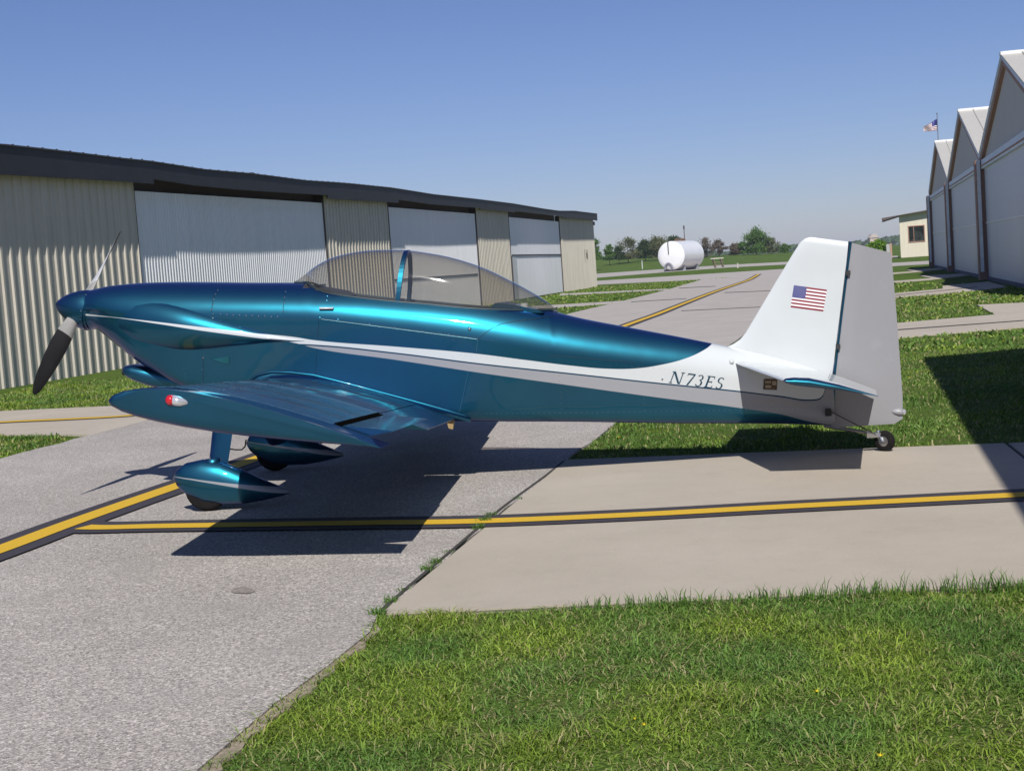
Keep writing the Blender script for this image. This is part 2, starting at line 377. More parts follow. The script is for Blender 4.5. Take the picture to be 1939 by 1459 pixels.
ribbon('centreline_border', cl, YW*2.45, .010, BLK); ribbon('centreline', cl, YW, .014, YEL)
br = resample([(120, 998), (185, 1001.5), (300, 999), (500, 996), (700, 993), (905, 990), (1200, 978), (1500, 962), (1939, 940), (2600, 905)])
ribbon('branch_line_border', br[3:], [.39]*(len(br)-3), .0105, BLK, off=.02); ribbon('branch_line', br[4:], [.155]*(len(br)-4), .0145, YEL)
ribbon('pad_line', resample([(-300, 818), (0, 800), (130, 794), (250, 787), (420, 770)]), .30, .006, BLK); ribbon('pad_line', resample([(-300, 818), (0, 800), (130, 794), (250, 787), (420, 770)]), .17, .010, YEL)
tag(mesh('oil_stain', [(*g2((460+22*cos(a)*(1+.12*sin(3*a)), 1118+6*sin(a)*(1+.12*cos(5*a+1)+.1*sin(9*a)))), .004) for a in [2*pi*k/22 for k in range(22)]], [tuple(range(22))[::-1]], simple('oil_stained_asphalt', (.235, .21, .19), .9, vary=.35, scale=40)), kind='structure')
ribbon('edge_crack', resample([(716, 1161), (790, 1097), (870, 1030), (950, 962), (1030, 903), (1068, 873)]), .022, .0045, CRACK)
PAVED = [TAXI, [e_n[0], lerp_line(e_n, 2.5), lerp_line(e_f, sl[2][0]), e_f[0]]] + [[g2(p) for p in P] for P in (
    ((1380, 656), (1460, 638), (1699, 611.5), (1884, 595.5), (1850, 577), (1939, 573), (2150, 560), (2150, 600), (1939, 618.5), (1703, 638.5), (1500, 660), (1390, 668)),
    ((1460, 578), (1694, 555), (1785, 546.5), (1785, 541), (1871, 533), (1908, 543), (1842, 551.5), (1695, 563), (1450, 588)),
    ((1490, 550), (1692, 532), (1764, 526.5), (1742, 522), (1822, 518), (1835, 521), (1765, 529), (1692, 535), (1480, 557)),
    ((-400, 800), (0, 778), (240, 767), (420, 752), (300, 790), (175, 823), (120, 822), (0, 822), (-400, 850)),
    ((1060, 556), (1265, 546.5), (1268, 548.6), (1060, 559)), ((1000, 580), (1200, 568), (1175, 573), (1000, 586)),
    )]

# ================================================================== GRASS BLADES
def inpoly(X, Y, poly):
    c = np.zeros(len(X), bool); n = len(poly)
    for i in range(n):
        a, b = poly[i], poly[(i+1) % n]
        if a.y == b.y: continue
        k = ((a.y > Y) != (b.y > Y)) & (X < (b.x-a.x)*(Y-a.y)/(b.y-a.y)+a.x); c ^= k
    return c
def vnoise(X, Y, s, seed):
    r = np.random.default_rng(seed); tab = r.random((256, 256)); x = X*s+50; y = Y*s+50; xi = np.floor(x).astype(int); yi = np.floor(y).astype(int); fx = x-xi; fy = y-yi
    fx = fx*fx*(3-2*fx); fy = fy*fy*(3-2*fy); g = lambda a, b: tab[a % 256, b % 256]
    return (g(xi, yi)*(1-fx)+g(xi+1, yi)*fx)*(1-fy)+(g(xi, yi+1)*(1-fx)+g(xi+1, yi+1)*fx)*fy
def m_blades():
    m, t, b = nodes('grass_blades'); at_ = N(t, 'Attribute'); at_.attribute_name = 'tint'; s = N(t, 'SeparateColor'); t.links.new(at_.outputs['Color'], s.inputs[0])
    g = mixc(t, s.outputs[0], (.060, .120, .010), (.33, .45, .06)); g2_ = mixc(t, s.outputs[0], (.05, .115, .022), (.18, .32, .06)); g = mixc(t, s.outputs[2], g, g2_); g = mixc(t, s.outputs[1], g, (.42, .35, .18))
    t.links.new(g, b.inputs['Base Color']); b.inputs['Roughness'].default_value = .55; b.inputs['Specular IOR Level'].default_value = .3
    out = t.nodes['Material Output']; tr = N(t, 'BsdfTranslucent'); t.links.new(g, tr.inputs[0]); mx = N(t, 'MixShader'); mx.inputs[0].default_value = .25
    t.links.new(b.outputs[0], mx.inputs[1]); t.links.new(tr.outputs[0], mx.inputs[2]); t.links.new(mx.outputs[0], out.inputs[0]); return m
BLADE = m_blades()
def blades(name, x0, x1, d0, d1, dens, h, wd, seed, frus=True, lay=.5, label=None, extra=None):
    r = np.random.default_rng(seed); n = int((x1-x0)*(d1-d0)*dens); X = r.uniform(x0, x1, n); Y = r.uniform(d0, d1, n)
    if extra is not None: X = np.concatenate([X, extra[0]]); Y = np.concatenate([Y, extra[1]])
    ok = np.ones(len(X), bool)
    if frus: ok &= (np.abs(X)/np.maximum(Y, .1) < .46)
    for P in PAVED:
        ok &= ~inpoly(X, Y, P)
    nz = .6*vnoise(X, Y, 1.6, 1)+.4*vnoise(X, Y, 5, 2)
    ok &= (r.random(len(X)) < np.clip((nz-.25)*2.6+.08, .08, 1)); X, Y, nz = X[ok], Y[ok], nz[ok]; n = len(X)
    tuft = vnoise(X, Y, 9, 5)
    hh = h*(.30+1.0*r.random(n)**1.5)*(.45+.7*tuft+.5*vnoise(X, Y, 1.1, 41)*(vnoise(X, Y, 3.3, 42) > .5)); ww = wd*(.6+.8*r.random(n)); a = r.uniform(0, 2*pi, n); b = r.uniform(0, 2*pi, n)+.0
    ln = hh*lay*(.3+1.6*r.random(n)); dx, dy = np.cos(a), np.sin(a); lx, ly = np.cos(b), np.sin(b)
    # five points: base pair, mid pair, tip
    V = np.zeros((n, 5, 3)); z0 = -.022
    V[:, 0] = np.stack([X-dx*ww/2, Y-dy*ww/2, np.full(n, z0)], 1); V[:, 1] = np.stack([X+dx*ww/2, Y+dy*ww/2, np.full(n, z0)], 1)
    mx_, my_ = X+lx*ln*.35, Y+ly*ln*.35
    V[:, 2] = np.stack([mx_-dx*ww*.42, my_-dy*ww*.42, z0+hh*.62], 1); V[:, 3] = np.stack([mx_+dx*ww*.42, my_+dy*ww*.42, z0+hh*.62], 1)
    V[:, 4] = np.stack([X+lx*ln, Y+ly*ln, z0+hh*(1-.25*lay)], 1)
    me = bpy.data.meshes.new(name); me.vertices.add(n*5); me.vertices.foreach_set('co', V.reshape(-1))
    base = (np.arange(n)*5)[:, None]; idx = np.concatenate([base+[0, 1, 3], base+[0, 3, 2], base+[2, 3, 4]], 1).reshape(-1)
    me.loops.add(len(idx)); me.loops.foreach_set('vertex_index', idx); me.polygons.add(n*3)
    me.polygons.foreach_set('loop_start', np.arange(n*3)*3); me.update(calc_edges=True)
    at_ = me.color_attributes.new('tint', 'FLOAT_COLOR', 'POINT'); big = vnoise(X, Y, .9, 11); 
    t1 = np.clip(.15+.75*r.random(n)*(.4+.9*big)+.1*tuft, 0, 1); t2 = np.where(r.random(n) < .13+1.5*np.clip(.56-nz, 0, .4), r.uniform(.3, 1, n), 0)
    C4 = np.zeros((n, 5, 4)); C4[:, :, 0] = t1[:, None]; C4[:, :, 1] = t2[:, None]; C4[:, :, 2] = np.clip(vnoise(X, Y, 2.3, 31)*2.2-.6, 0, 1)[:, None]; C4[:, :, 3] = 1; at_.data.foreach_set('color', C4.reshape(-1))
    me.materials.append(BLADE); o = bpy.data.objects.new(name, me); COL.objects.link(o); return tag(o, label, 'grass', kind='stuff')
# ragged tall edge of the lawn along the apron
ne = 4200; tt = rng.random(ne)**.7; exx = e_n[0].x+(lerp_line(e_n, 1.5).x-e_n[0].x)*tt; exy = e_n[0].y+(lerp_line(e_n, 1.5).y-e_n[0].y)*tt-.01-rng.random(ne)*.05
blades('ground_cover', -1.6, 3.2, 3.2, 6.4, 5500, .016, .0062, 26, lay=2.4, label='low clover and flat weeds between the blades of the front lawn')
blades('grass', -1.6, 3.2, 3.2, 6.4, 8500, .042, .0040, 21, lay=1.2, label='short mown green lawn in front of the concrete apron', extra=(exx, exy))
blades('grass', .0, 9.0, 10.1, 19.5, 1700, .040, .009, 22, lay=.8, label='sunny lawn behind the tail of the airplane')
blades('grass', 5.0, 16, 19.5, 45, 190, .06, .03, 23, lay=.8, label='lawns between the concrete pads of the right hangars')
blades('grass', -9, -3.0, 13, 27, 1100, .05, .012, 24, lay=.8, label='lawn along the foot of the long left hangar')
blades('grass', -2, 16, 34, 103, 22, .07, .07, 25, lay=.8, label='lawn at the far end of the long left hangar')
# tall tuft wisps over the apron edge
me_t = np.random.default_rng(9)
def tuft(x, y, n, h, seed, flat=.6):
    r = random.Random(seed); mb = MB()
    for _ in range(n):
        a = r.uniform(0, 2*pi); l = h*r.uniform(.5, 1.1); w_ = r.uniform(.0025, .005); b = r.uniform(0, 2*pi); k = r.uniform(.2, flat)
        bx, by = x+r.uniform(-.03, .03), y+r.uniform(-.03, .03); dx, dy = cos(a)*w_/2, sin(a)*w_/2
        mx_, my_ = bx+cos(b)*l*k*.4, by+sin(b)*l*k*.4
        mb.add([(bx-dx, by-dy, -.02), (bx+dx, by+dy, -.02), (mx_+dx, my_+dy, l*.55), (mx_-dx, my_-dy, l*.55), (bx+cos(b)*l*k, by+sin(b)*l*k, l*.9)], [(0, 1, 2, 3), (3, 2, 4)])
    return mb
WEED = simple('weed_leaves', (.07, .15, .02), .6, vary=.5, scale=60)
WL = ['green weed at the sharp near corner of the concrete apron', 'green weed in the joint, next one up from the apron corner',
      'left one of two touching weeds halfway along the asphalt joint', 'right one of two touching weeds halfway along the asphalt joint',
      'green weed in the joint just below the yellow branch line', 'tall green weed growing right across the yellow branch line',
      'green weed in the joint just above the yellow branch line', 'tiny thin weed alone in the joint, nearer the apron corner',
      'tiny weed in the joint closest to the airplane shadow', 'tiny sparse weed between the weed pair and the yellow line']
for i, (px, py, n, h) in enumerate(((716, 1162, 30, .035), (738, 1140, 26, .03), (808, 1078, 26, .028), (822, 1066, 30, .032), (905, 1000, 40, .03), (918, 988, 44, .034), (932, 977, 34, .03), (764, 1118, 12, .02), (980, 945, 12, .02), (850, 1045, 10, .018))):
    g = g2((px, py)); pos = ['in the crack just below the yellow line', 'at the near corner of the apron', 'further along the joint', ]
    tag(tuft(g.x, g.y, n*2, h*1.3, i, 1.6).build('weed', WEED), WL[i], 'weed', 'weeds in the crack beside the apron')
wisp = MB()
for i in range(230):
    t = rng.random(); t = .30+.9*t**.8; p = lerp_line(e_n, t); q = tuft(p.x, p.y-.02-.05*rng.random(), 2+int(4*rng.random()), .045+.075*rng.random()**2*min(1, t), 100+i, .7); wisp.add(q.v, q.f)
tag(wisp.build('grass_wisps', WEED), 'long untrimmed grass wisps leaning over the apron edge', 'grass', kind='stuff')
PETAL = simple('dandelion_yellow', (.9, .68, .02), .6); 
def flower(px, py, r_, label):
    g = g2((px, py)); e = empty('dandelion', (g.x, g.y, -.02)); tag(e, label, 'flower', 'dandelions in the lawns')
    mb = MB(); R = random.Random(px)
    for k in range(16):
        a = 2*pi*k/16+R.uniform(-.1, .1); l = r_*R.uniform(.8, 1.1); mb.add([(cos(a-.2)*r_*.2, sin(a-.2)*r_*.2, .05), (cos(a)*l, sin(a)*l, .054+R.uniform(0, .006)), (cos(a+.2)*r_*.2, sin(a+.2)*r_*.2, .05), (0, 0, .058)], [(0, 1, 2), (0, 2, 3)])
    mb.build('petals', PETAL, e); MB().tube([(0, 0, 0), (.002, 0, .05)], .0015, 5).build('stem', WEED, e)
flower(1668, 1449, .017, 'yellow dandelion at the bottom edge right of centre, largest in the lawn')
flower(1221, 1389, .012, 'yellow dandelion low in the front lawn, right one of a close pair')
flower(1203, 1378, .009, 'yellow dandelion low in the front lawn, left one of a close pair')
flower(1548, 1325, .013, 'flattened yellow dandelion alone in the middle of the front lawn')
for px, py, lab in ((1172, 834, 'small dandelion in the grass under the fuselage, left of the tail shadow'), (1730, 640, 'dandelion by the pad edge right of the rudder, brightest of the cluster'),
    (1738, 636, 'dandelion touching the pad edge, rightmost of the cluster beside the rudder'), (1718, 647, 'dandelion close to the rudder edge, leftmost of the cluster there'),
    (1896, 626, 'dandelion near the right picture edge, just below the concrete pad'), (1842, 655, 'dandelion in the sunny lawn just above the hangar shadow corner'),
    (1757, 603, 'dandelion in the lawn strip just above the nearest concrete pad'), (1741, 601, 'dandelion above the nearest pad, left one of two'),
    (1900, 650, 'dandelion at the upper edge of the big shadow, far right'), (1731, 672, 'dandelion just left of the corner of the big shadow'),
    (1786, 630, 'dandelion halfway along the lower edge of the nearest pad'), (1722, 720, 'dandelion beside the lower rudder edge in the lawn')):
    flower(px, py, .030 if py < 800 else .022, lab)

# ================================================================== LEFT HANGAR
AW = G(0, 735); BW = G(1124, 543); TW = (BW-AW).xy.normalized(); NW = Vector((TW.y, -TW.x))
def LW(px, py, off=0):
    d = ray(px, py); t = ((AW-CAM).xy.dot(NW)+off)/(d.xy.dot(NW)); P = CAM+d*t
    return ((P-AW).xy.dot(TW), P.z)
HL = tag(empty('hangar', (AW.x, AW.y, 0), atan2(TW.y, TW.x)), 'long beige and white metal hangar row with dark roof edge, left of the taxiway', 'hangar')
# local frame: x along the wall, y = -offset towards the taxiway, z up
def m_sheet(name, c, dirt=.25, rough=.45):
    m, t, b = nodes(name); co = coords(t)
    mp = N(t, 'Mapping'); mp.inputs['Scale'].default_value = (1.5, 1.5, .15); t.links.new(co, mp.inputs[0])
    x = mixc(t, ramp(t, noi(t, mp.outputs[0], 2, 5, .7), [(.35, 0.0), (.7, 1.0)]), tuple(v*(1-dirt) for v in c), c)
    x = mixc(t, ramp(t, noi(t, co, .7, 3), [(.3, 0.0), (.7, .5)]), x, tuple(v*.9 for v in c))
    t.links.new(x, b.inputs['Base Color']); b.inputs['Roughness'].default_value = rough; b.inputs['Specular IOR Level'].default_value = .35; return m
BEIGE = m_sheet('beige_ribbed_steel', (.62, .575, .49)); WDOOR = m_sheet('white_ribbed_door', (.84, .84, .86), .12); CREAM = m_sheet('cream_panel', (.70, .64, .51), .1)
FASC = simple('dark_bronze_fascia', (.024, .025, .030), .6, vary=.2, scale=2); ROOFD = simple('dark_roof_sheet', (.06, .06, .065), .6)
HEAD = simple('dark_header', (.075, .06, .055), .8); TRIMW = simple('white_trim', (.75, .75, .74), .5)
def corrugated(name, s0, s1, z0, z1f, per, dep, off, m, parent, prof, th=.02):
    mb = MB(); prof_pts = []; s = s0; 
    while s < s1:
        for a, d in prof:
            if s+a*per <= s1: prof_pts.append((s+a*per, d*dep))
        s += per
    prof_pts.append((s1, 0)); v = []; f = []
    for s, d in prof_pts: v += [(s, -(off+d), z0), (s, -(off+d), z1f(s)), (s, -(off-th), z0), (s, -(off-th), z1f(s))]
    for i in range(len(prof_pts)-1):
        a = i*4; b = a+4; f += [(a, b, b+1, a+1), (a+3, b+3, b+2, a+2), (a+1, b+1, b+3, a+3)]
    f += [(0, 1, 3, 2), (len(v)-4, len(v)-2, len(v)-1, len(v)-3)]
    return mesh(name, v, f, m, parent)
PR_W = [(0, 0), (.62, 0), (.70, 1), (.88, 1), (.96, 0)]; PR_D = [(0, 0), (.35, 0), (.5, 1), (.8, 1), (.95, 0)]
OV = .30
ftop = sorted(LW(x, y, OV) for x, y in ((-60, 272), (0, 275), (120, 288), (242, 303), (258, 303), (390, 323), (476, 330), (578, 343), (655, 348), (744, 357), (819, 369), (894, 377), (969, 386), (1029, 396), (1058, 400), (1088, 400), (1130, 405)))
ED = [6.15, 19.3, 26.5, 41.0, 48.6, 64.6, 79.6]
def fb(tab): return sorted(LW(x, y, OV) for x, y in tab)
fpan = fb(((-60, 324), (0, 330), (242, 344), (634, 377), (741, 383), (912, 396), (972, 402), (1073, 413), (1127, 417)))
fdoor = fb(((260, 334), (361, 350), (451, 359), (541, 365), (610, 369), (747, 377), (819, 387), (897, 393), (978, 400), (1070, 411)))
dtop = sorted(LW(x, y, -.06) for x, y in ((245, 361), (610, 384.5), (731, 392), (900, 405), (963, 411), (1062, 420)))
ZT = lambda s: interp(ftop, s)
walls = [(-46, -32.7, 'd'), (-32.7, -25.5, 'p'), (-25.5, -12.2, 'd'), (-12.2, ED[0], 'p'), (ED[0], ED[1], 'd'), (ED[1], ED[2], 'p'), (ED[2], ED[3], 'd'), (ED[3], ED[4], 'p'), (ED[4], ED[5], 'd'), (ED[5], ED[6], 'p')]
DT = lambda s: interp(dtop, s) if s > 5 else 3.75
for a, b, k in walls:
    if k == 'p':
        corrugated('wall', a, b, -.05, lambda s: ZT(s)-.15, .335, .034, 0, BEIGE, HL, PR_W)
    else:
        if a == ED[4]: # door with a wicket door
            corrugated('hangar_door', a, b, .02, DT, .155, .010, -.045, WDOOR, HL, PR_D)
            wd = MB(); wd.box((a+.35, .01, .05), (a+1.5, .04, 2.2)); wd.build('wicket_door', TRIMW, HL)
            MB().box((a+.22, .005, .05), (a+.34, .04, 2.32)).build('door_frame', HEAD, HL)
            MB().box((a+.4, .01, 2.34), (b-.05, .04, 2.40)).build('door_rail', FASC, HL)
        else:
            corrugated('hangar_door', a, b, .02, DT, .155, .020, -.045, WDOOR, HL, PR_D)
            MB().box((a+.3, .01, 1.50), (b-.3, .04, 1.53)).build('door_rail', FASC, HL)
        mb = MB(); mb.box((a, .30, DT((a+b)/2)-.3), (b, .34, ZT((a+b)/2)-.1)); mb.build('door_header', HEAD, HL)
        MB().box((a-.03, -.015, 0), (a+.05, .28, DT(a)+.35)).build('door_jamb', HEAD, HL); MB().box((b-.05, -.015, 0), (b+.03, .28, DT(b)+.35)).build('door_jamb', HEAD, HL)
# fascia: one folded board, bottom edge lower over wall panels than over doors
def fascia(a, b, fn, name='fascia'):
    n = max(2, int((b-a)/.5)); rings = []
    for i in range(n+1):
        s = a+(b-a)*i/n; zt = ZT(s); zb = fn(s); rings.append([(s, -OV, zb), (s, -OV, zt), (s, -OV+.05, zt), (s, -OV+.05, zb)])
    return MB().loft(rings).build(name, FASC, HL)
for a, b, k in walls:
    tab = fpan if k == 'p' else fdoor; sh = .35 if k == 'p' else -.0
    a2 = a-.35*(k == 'p')+.5*(k == 'd'); b2 = b+.5*(k == 'p')-.35*(k == 'd'); a2 = a2 if a > -46 else a
    fascia(a2, min(b2, 80), (lambda s, tab=tab: interp(tab, s)) if (k == 'p' or a > 0) else (lambda s: 4.15))
rr = []
for i in range(85):
    s = -46+126*i/84; z = ZT(s); rr.append([(s, -OV-.03, z), (s, -OV-.03, z+.03), (s, 9, z+.55), (s, 18, z+.03), (s, 18, z-.05), (s, 9, z+.45)])
MB().loft(rr).build('roof', ROOFD, HL)
MB().box((-46, 17.5, 0), (79.6, 17.6, 4.3)).build('back_wall', BEIGE, HL); MB().box((79.5, .02, 0), (79.6, 17.5, 4.8)).build('end_wall', BEIGE, HL)
MB().box((-46, .02, 0), (-45.9, 17.5, 4.3)).build('end_wall', BEIGE, HL)
nb = MB()
for i in range(150):
    s = -10+.9*i*.6; z = ZT(s); nb.box((s, -OV+.02, z), (s+.03, -OV+.05, z+.055))
tag(nb.build('roof_screws', FASC, HL), kind='stuff')
MB().box((79.4, -.05, 4.5), (80.3, .5, 4.75)).build('gutter_end', FASC, HL)
MB().prism([(0, 0), (.35, 0), (.28, .06), (.1, .08)], 0, .35, lambda a, b, h: (13.2+a, h-.1, ZT(13.3)+.02+b)).build('roof_vent', FASC, HL)
# unit number near the far corner
dg = MB()
def seg7(ch, x, z, w_, h_, y):
    S = {'1': 'bc', '4': 'fgbc', '7': 'abc'}[ch]; t_ = w_*.25
    R = dict(a=(0, h_-t_, w_, h_), b=(w_-t_, h_/2, w_, h_), c=(w_-t_, 0, w_, h_/2), d=(0, 0, w_, t_), e=(0, 0, t_, h_/2), f=(0, h_/2, t_, h_), g=(0, h_/2-t_/2, w_, h_/2+t_/2))
    for s_ in S: x0, z0, x1, z1 = R[s_]; dg.box((x+x0, y-.01, z+z0), (x+x1, y, z+z1))
NUM = simple('faded_number', (.25, .24, .2), .8); seg7('1', 73.8, 2.0, .5, .7, -.05); dg.build('unit_number', NUM, HL); dg = MB(); seg7('4', 75.0, 2.0, .6, .7, -.05); dg.build('unit_number', NUM, HL)

# ================================================================== RIGHT HANGARS
DOORR = m_sheet('pale_grey_overhead_door', (.60, .61, .65), .1); GABLE = m_sheet('stucco_gable', (.62, .59, .54), .12, .8); BROWN = simple('brown_trim', (.34, .19, .14), .7); LROOF = m_sheet('light_metal_roof', (.52, .50, .45), .08)
BLUEW = simple('pale_blue_white_trim', (.62, .68, .76), .5); PITCH = 18.2
def right_hangar(s0, label, ridge_shift=0.0):
    o = AS.xy+T2*s0; e = empty('hangar', (o.x, o.y, 0), atan2(T2.y, T2.x)); tag(e, label, 'hangar', 'gabled hangars on the right')
    # local: x along the row, y>0 towards the taxiway (left), so depth runs to -y
    Wd = PITCH; mid = Wd/2+ridge_shift; ze = 4.45; zr = 6.98; DP = 16; pw = .20
    y_ = lambda k: k
    MB().box((pw+.25, -.10, .12), (Wd-pw-.25, 0, ze-.42)).build('hangar_door', DOORR, e)
    MB().box((pw+.25, 0.0, 2.05), (Wd-pw-.25, .03, 2.10)).build('door_rail', TRIMW, e)
    sm = MB()
    for z in (.85, 1.45, 2.65, 3.25, 3.8): sm.box((pw+.25, 0, z), (Wd-pw-.25, .006, z+.018))
    sm.build('door_seam', DOORR, e)
    MB().box((0, -.3, -.05), (Wd, .04, .12)).build('plinth', simple('dark_plinth', (.12, .12, .15), .8), e)
    MB().box((pw, -.14, ze-.42), (Wd-pw, .10, ze-.10)).build('beam', BLUEW, e); MB().box((pw, .10, ze-.34), (Wd-pw, .13, ze-.30)).build('beam_strip', BROWN, e)
    MB().prism([(0.02, ze-.1), (Wd-.02, ze-.1), (mid, zr-.15)], -.12, -.02, lambda a, b, h: (a, h, b)).build('gable_wall', GABLE, e)
    for a in (0, 1):
        x0, x1 = (0.0, mid) if a == 0 else (Wd, mid); o_ = .10
        MB().prism([(x0, ze-.22), (x1, zr-.28), (x1, zr-.02), (x0, ze+.10)], -.02, o_, lambda p, q, h: (p, h, q)).build('rake_board', BROWN, e)
        MB().prism([(x0, ze-.04), (x1, zr-.09), (x1, zr), (x0, ze+.09)], o_, o_+.03, lambda p, q, h: (p, h, q)).build('rake_trim', BLUEW, e)
        rf = MB().prism([(x0, ze+.10), (x1, zr), (x1, zr+.06), (x0, ze+.16)], -DP, o_+.04, lambda p, q, h: (p, h, q)); rf = rf.build('roof', LROOF, e)
        sm = MB(); k = 0
        for y in np.arange(-DP, o_-.1, .62): sm.prism([(x0, ze+.16), (x1, zr+.06), (x1, zr+.10), (x0, ze+.20)], y, y+.05, lambda p, q, h: (p, h, q))
        tag(sm.build('roof_seams', LROOF, e), kind='stuff')
    MB().box((mid-.2, -DP, zr+.0), (mid+.2, o_+.06, zr+.10)).build('ridge_cap', TRIMW, e)
    MB().box((.05, -.25, 0), (pw+.12, .30, ze-.10)).build('pillar', BROWN, e); MB().box((Wd-pw-.15, -.25, 0), (Wd-.05, .30, ze-.10)).build('pillar', BROWN, e)
    MB().box((Wd-pw-.24, .14, 0.3), (Wd-pw-.152, .26, ze-.08)).build('downspout', TRIMW, e)
    MB().box((.2, -DP+.1, 0), (.3, -.2, ze)).build('side_wall', BEIGE, e); MB().box((Wd-.3, -DP+.1, 0), (Wd-.2, -.2, ze)).build('side_wall', BEIGE, e); MB().box((.3, -DP, 0), (Wd-.3, -DP+.1, ze)).build('back_wall', BEIGE, e)
right_hangar(-6.7, 'nearest of the three gabled hangars on the right, cut off by the picture edge')
right_hangar(-6.7+PITCH, 'middle one of the three gabled hangars on the right')
right_hangar(-6.7+2*PITCH, 'farthest of the three gabled hangars, beside the cream office')
# near hangar beside the photographer: its eave throws the shadow on the right
c0 = Vector((5.46, 18.65-4.9/tan(SUN_EL))); e = empty('hangar', (c0.x, c0.y, 0), atan2(T2.y, T2.x)); tag(e, 'near gabled hangar beside the photographer that shades the apron at right', 'hangar')
ze, zr, Ln, Wn = 4.9, 9.0, 30, 17.5
MB().box((-Ln, -.15, 0), (0, -.05, ze-.05)).build('wall', DOORR, e)
MB().prism([(-Wn, 0), (-.15, 0), (-.15, ze-.1), (-Wn/2, zr-.15), (-Wn, ze-.1)], -.2, -.1, lambda a, b, h: (h, a, b)).build('end_wall', BEIGE, e)
MB().prism([(-Wn, 0), (-.15, 0), (-.15, ze-.1), (-Wn/2, zr-.15), (-Wn, ze-.1)], -Ln, -Ln+.1, lambda a, b, h: (h, a, b)).build('end_wall', BEIGE, e)
MB().prism([(0, ze-.08), (-Wn/2, zr-.08), (-Wn/2, zr), (0, ze)], -Ln, 0, lambda a, b, h: (h, a, b)).build('roof', LROOF, e)
MB().prism([(-Wn, ze-.08), (-Wn/2, zr-.08), (-Wn/2, zr), (-Wn, ze)], -Ln, 0, lambda a, b, h: (h, a, b)).build('roof', LROOF, e)
MB().box((-Ln, -Wn, 0), (-.2, -Wn+.1, ze-.1)).build('wall', BEIGE, e)

# ================================================================== OFFICE, FLAG, TANK, SMALL THINGS
b0 = G(1706, 488); b1 = G(1768, 485); b1 = Vector((b1.x, b0.y, 0)); D0 = b0.y; sc_ = D0/F
e = empty('office_building', (b0.x, b0.y, 0), -.272); tag(e, 'small cream office with dark sloping roof and one window, beyond the right hangars', 'building')
hL = (488-409)*sc_+.1; hR = hL+1.2
def siding(name, poly_top, x0, x1, m):
    mb = MB(); x = x0
    while x < x1: mb.box((x, -.03, 0), (x+.05, 0, poly_top(x))); x += .42
    return mb
WX0, WX1, WZ0, WZ1 = 1.00, 2.65, 1.75, 3.45
zt = lambda x: hL+(hR-hL)*x/14
for (x0, x1, z0, z1) in ((0, WX0, 0, None), (WX1, 14, 0, None)):
    MB().prism([(x0, 0), (x1, 0), (x1, zt(x1)), (x0, zt(x0))], 0, .2, lambda a, b, h: (a, h, b)).build('wall', CREAM, e)
MB().box((WX0, 0, 0), (WX1, .2, WZ0)).build('wall', CREAM, e); MB().prism([(WX0, WZ1), (WX1, WZ1), (WX1, zt(WX1)), (WX0, zt(WX0))], 0, .2, lambda a, b, h: (a, h, b)).build('wall', CREAM, e)
bt = MB()
for k in range(33):
    x = .05+.42*k
    if WX0-.1 < x < WX1: bt.box((x, -.03, 0), (x+.05, 0, WZ0-.08)); bt.box((x, -.03, WZ1+.08), (x+.05, 0, zt(x)))
    else: bt.box((x, -.03, 0), (x+.05, 0, zt(x)))
tag(bt.build('siding_ribs', CREAM, e), kind='stuff')
wf = MB(); wf.box((WX0-.1, -.06, WZ0-.1), (WX1+.1, .0, WZ0)); wf.box((WX0-.1, -.06, WZ1), (WX1+.1, 0, WZ1+.1)); wf.box((WX0-.1, -.06, WZ0), (WX0, .0, WZ1)); wf.box((WX1, -.06, WZ0), (WX1+.1, 0, WZ1)); wf.box((WX0+.5, -.03, WZ0), (WX0+.56, .05, WZ1))
WINF = wf.build('window', BROWN, e)
gm, t_, b_ = nodes('dark_window_glass'); b_.inputs['Base Color'].default_value = (.02, .03, .03, 1); b_.inputs['Roughness'].default_value = .05; t_.links.new(mixc(t_, ramp(t_, noi(t_, coords(t_), 1.5), [(.4, 0.0), (.6, 1.0)]), (.012, .016, .016), (.05, .06, .055)), b_.inputs['Base Color'])
MB().box((WX0, .08, WZ0), (WX1, .1, WZ1)).build('pane', gm, WINF)
MB().prism([(-1.9, zt(-1.9)-.42), (0, zt(0)-.1), (14.3, zt(14.3)-.05), (14.3, zt(14.3)+.30), (-1.9, zt(-1.9)-.08)], -.8, 8, lambda a, b, h: (a, h, b)).build('roof', simple('brown_roof_edge', (.10, .075, .075), .7), e)
MB().box((0, .2, 0), (.2, 8, hL)).build('side_wall', CREAM, e); MB().box((0.2, 7.8, 0), (14, 8, hL)).build('back_wall', CREAM, e)
# flagpole behind the right hangars
P = at(1778, 300, 210); e = empty('flagpole', (P.x, P.y, 0)); tag(e, 'thin dark flagpole rising behind the farthest gabled hangar', 'flagpole')
ztop = at(1777, 215, 210).z; MB().tube([(0, 0, 0), (0, 0, ztop)], [.09, .05], 8).build('pole', simple('pole_grey', (.12, .12, .13), .5), e); MB().ball((0, 0, ztop), .12).build('finial', simple('pole_grey2', (.12, .12, .13), .5), e)
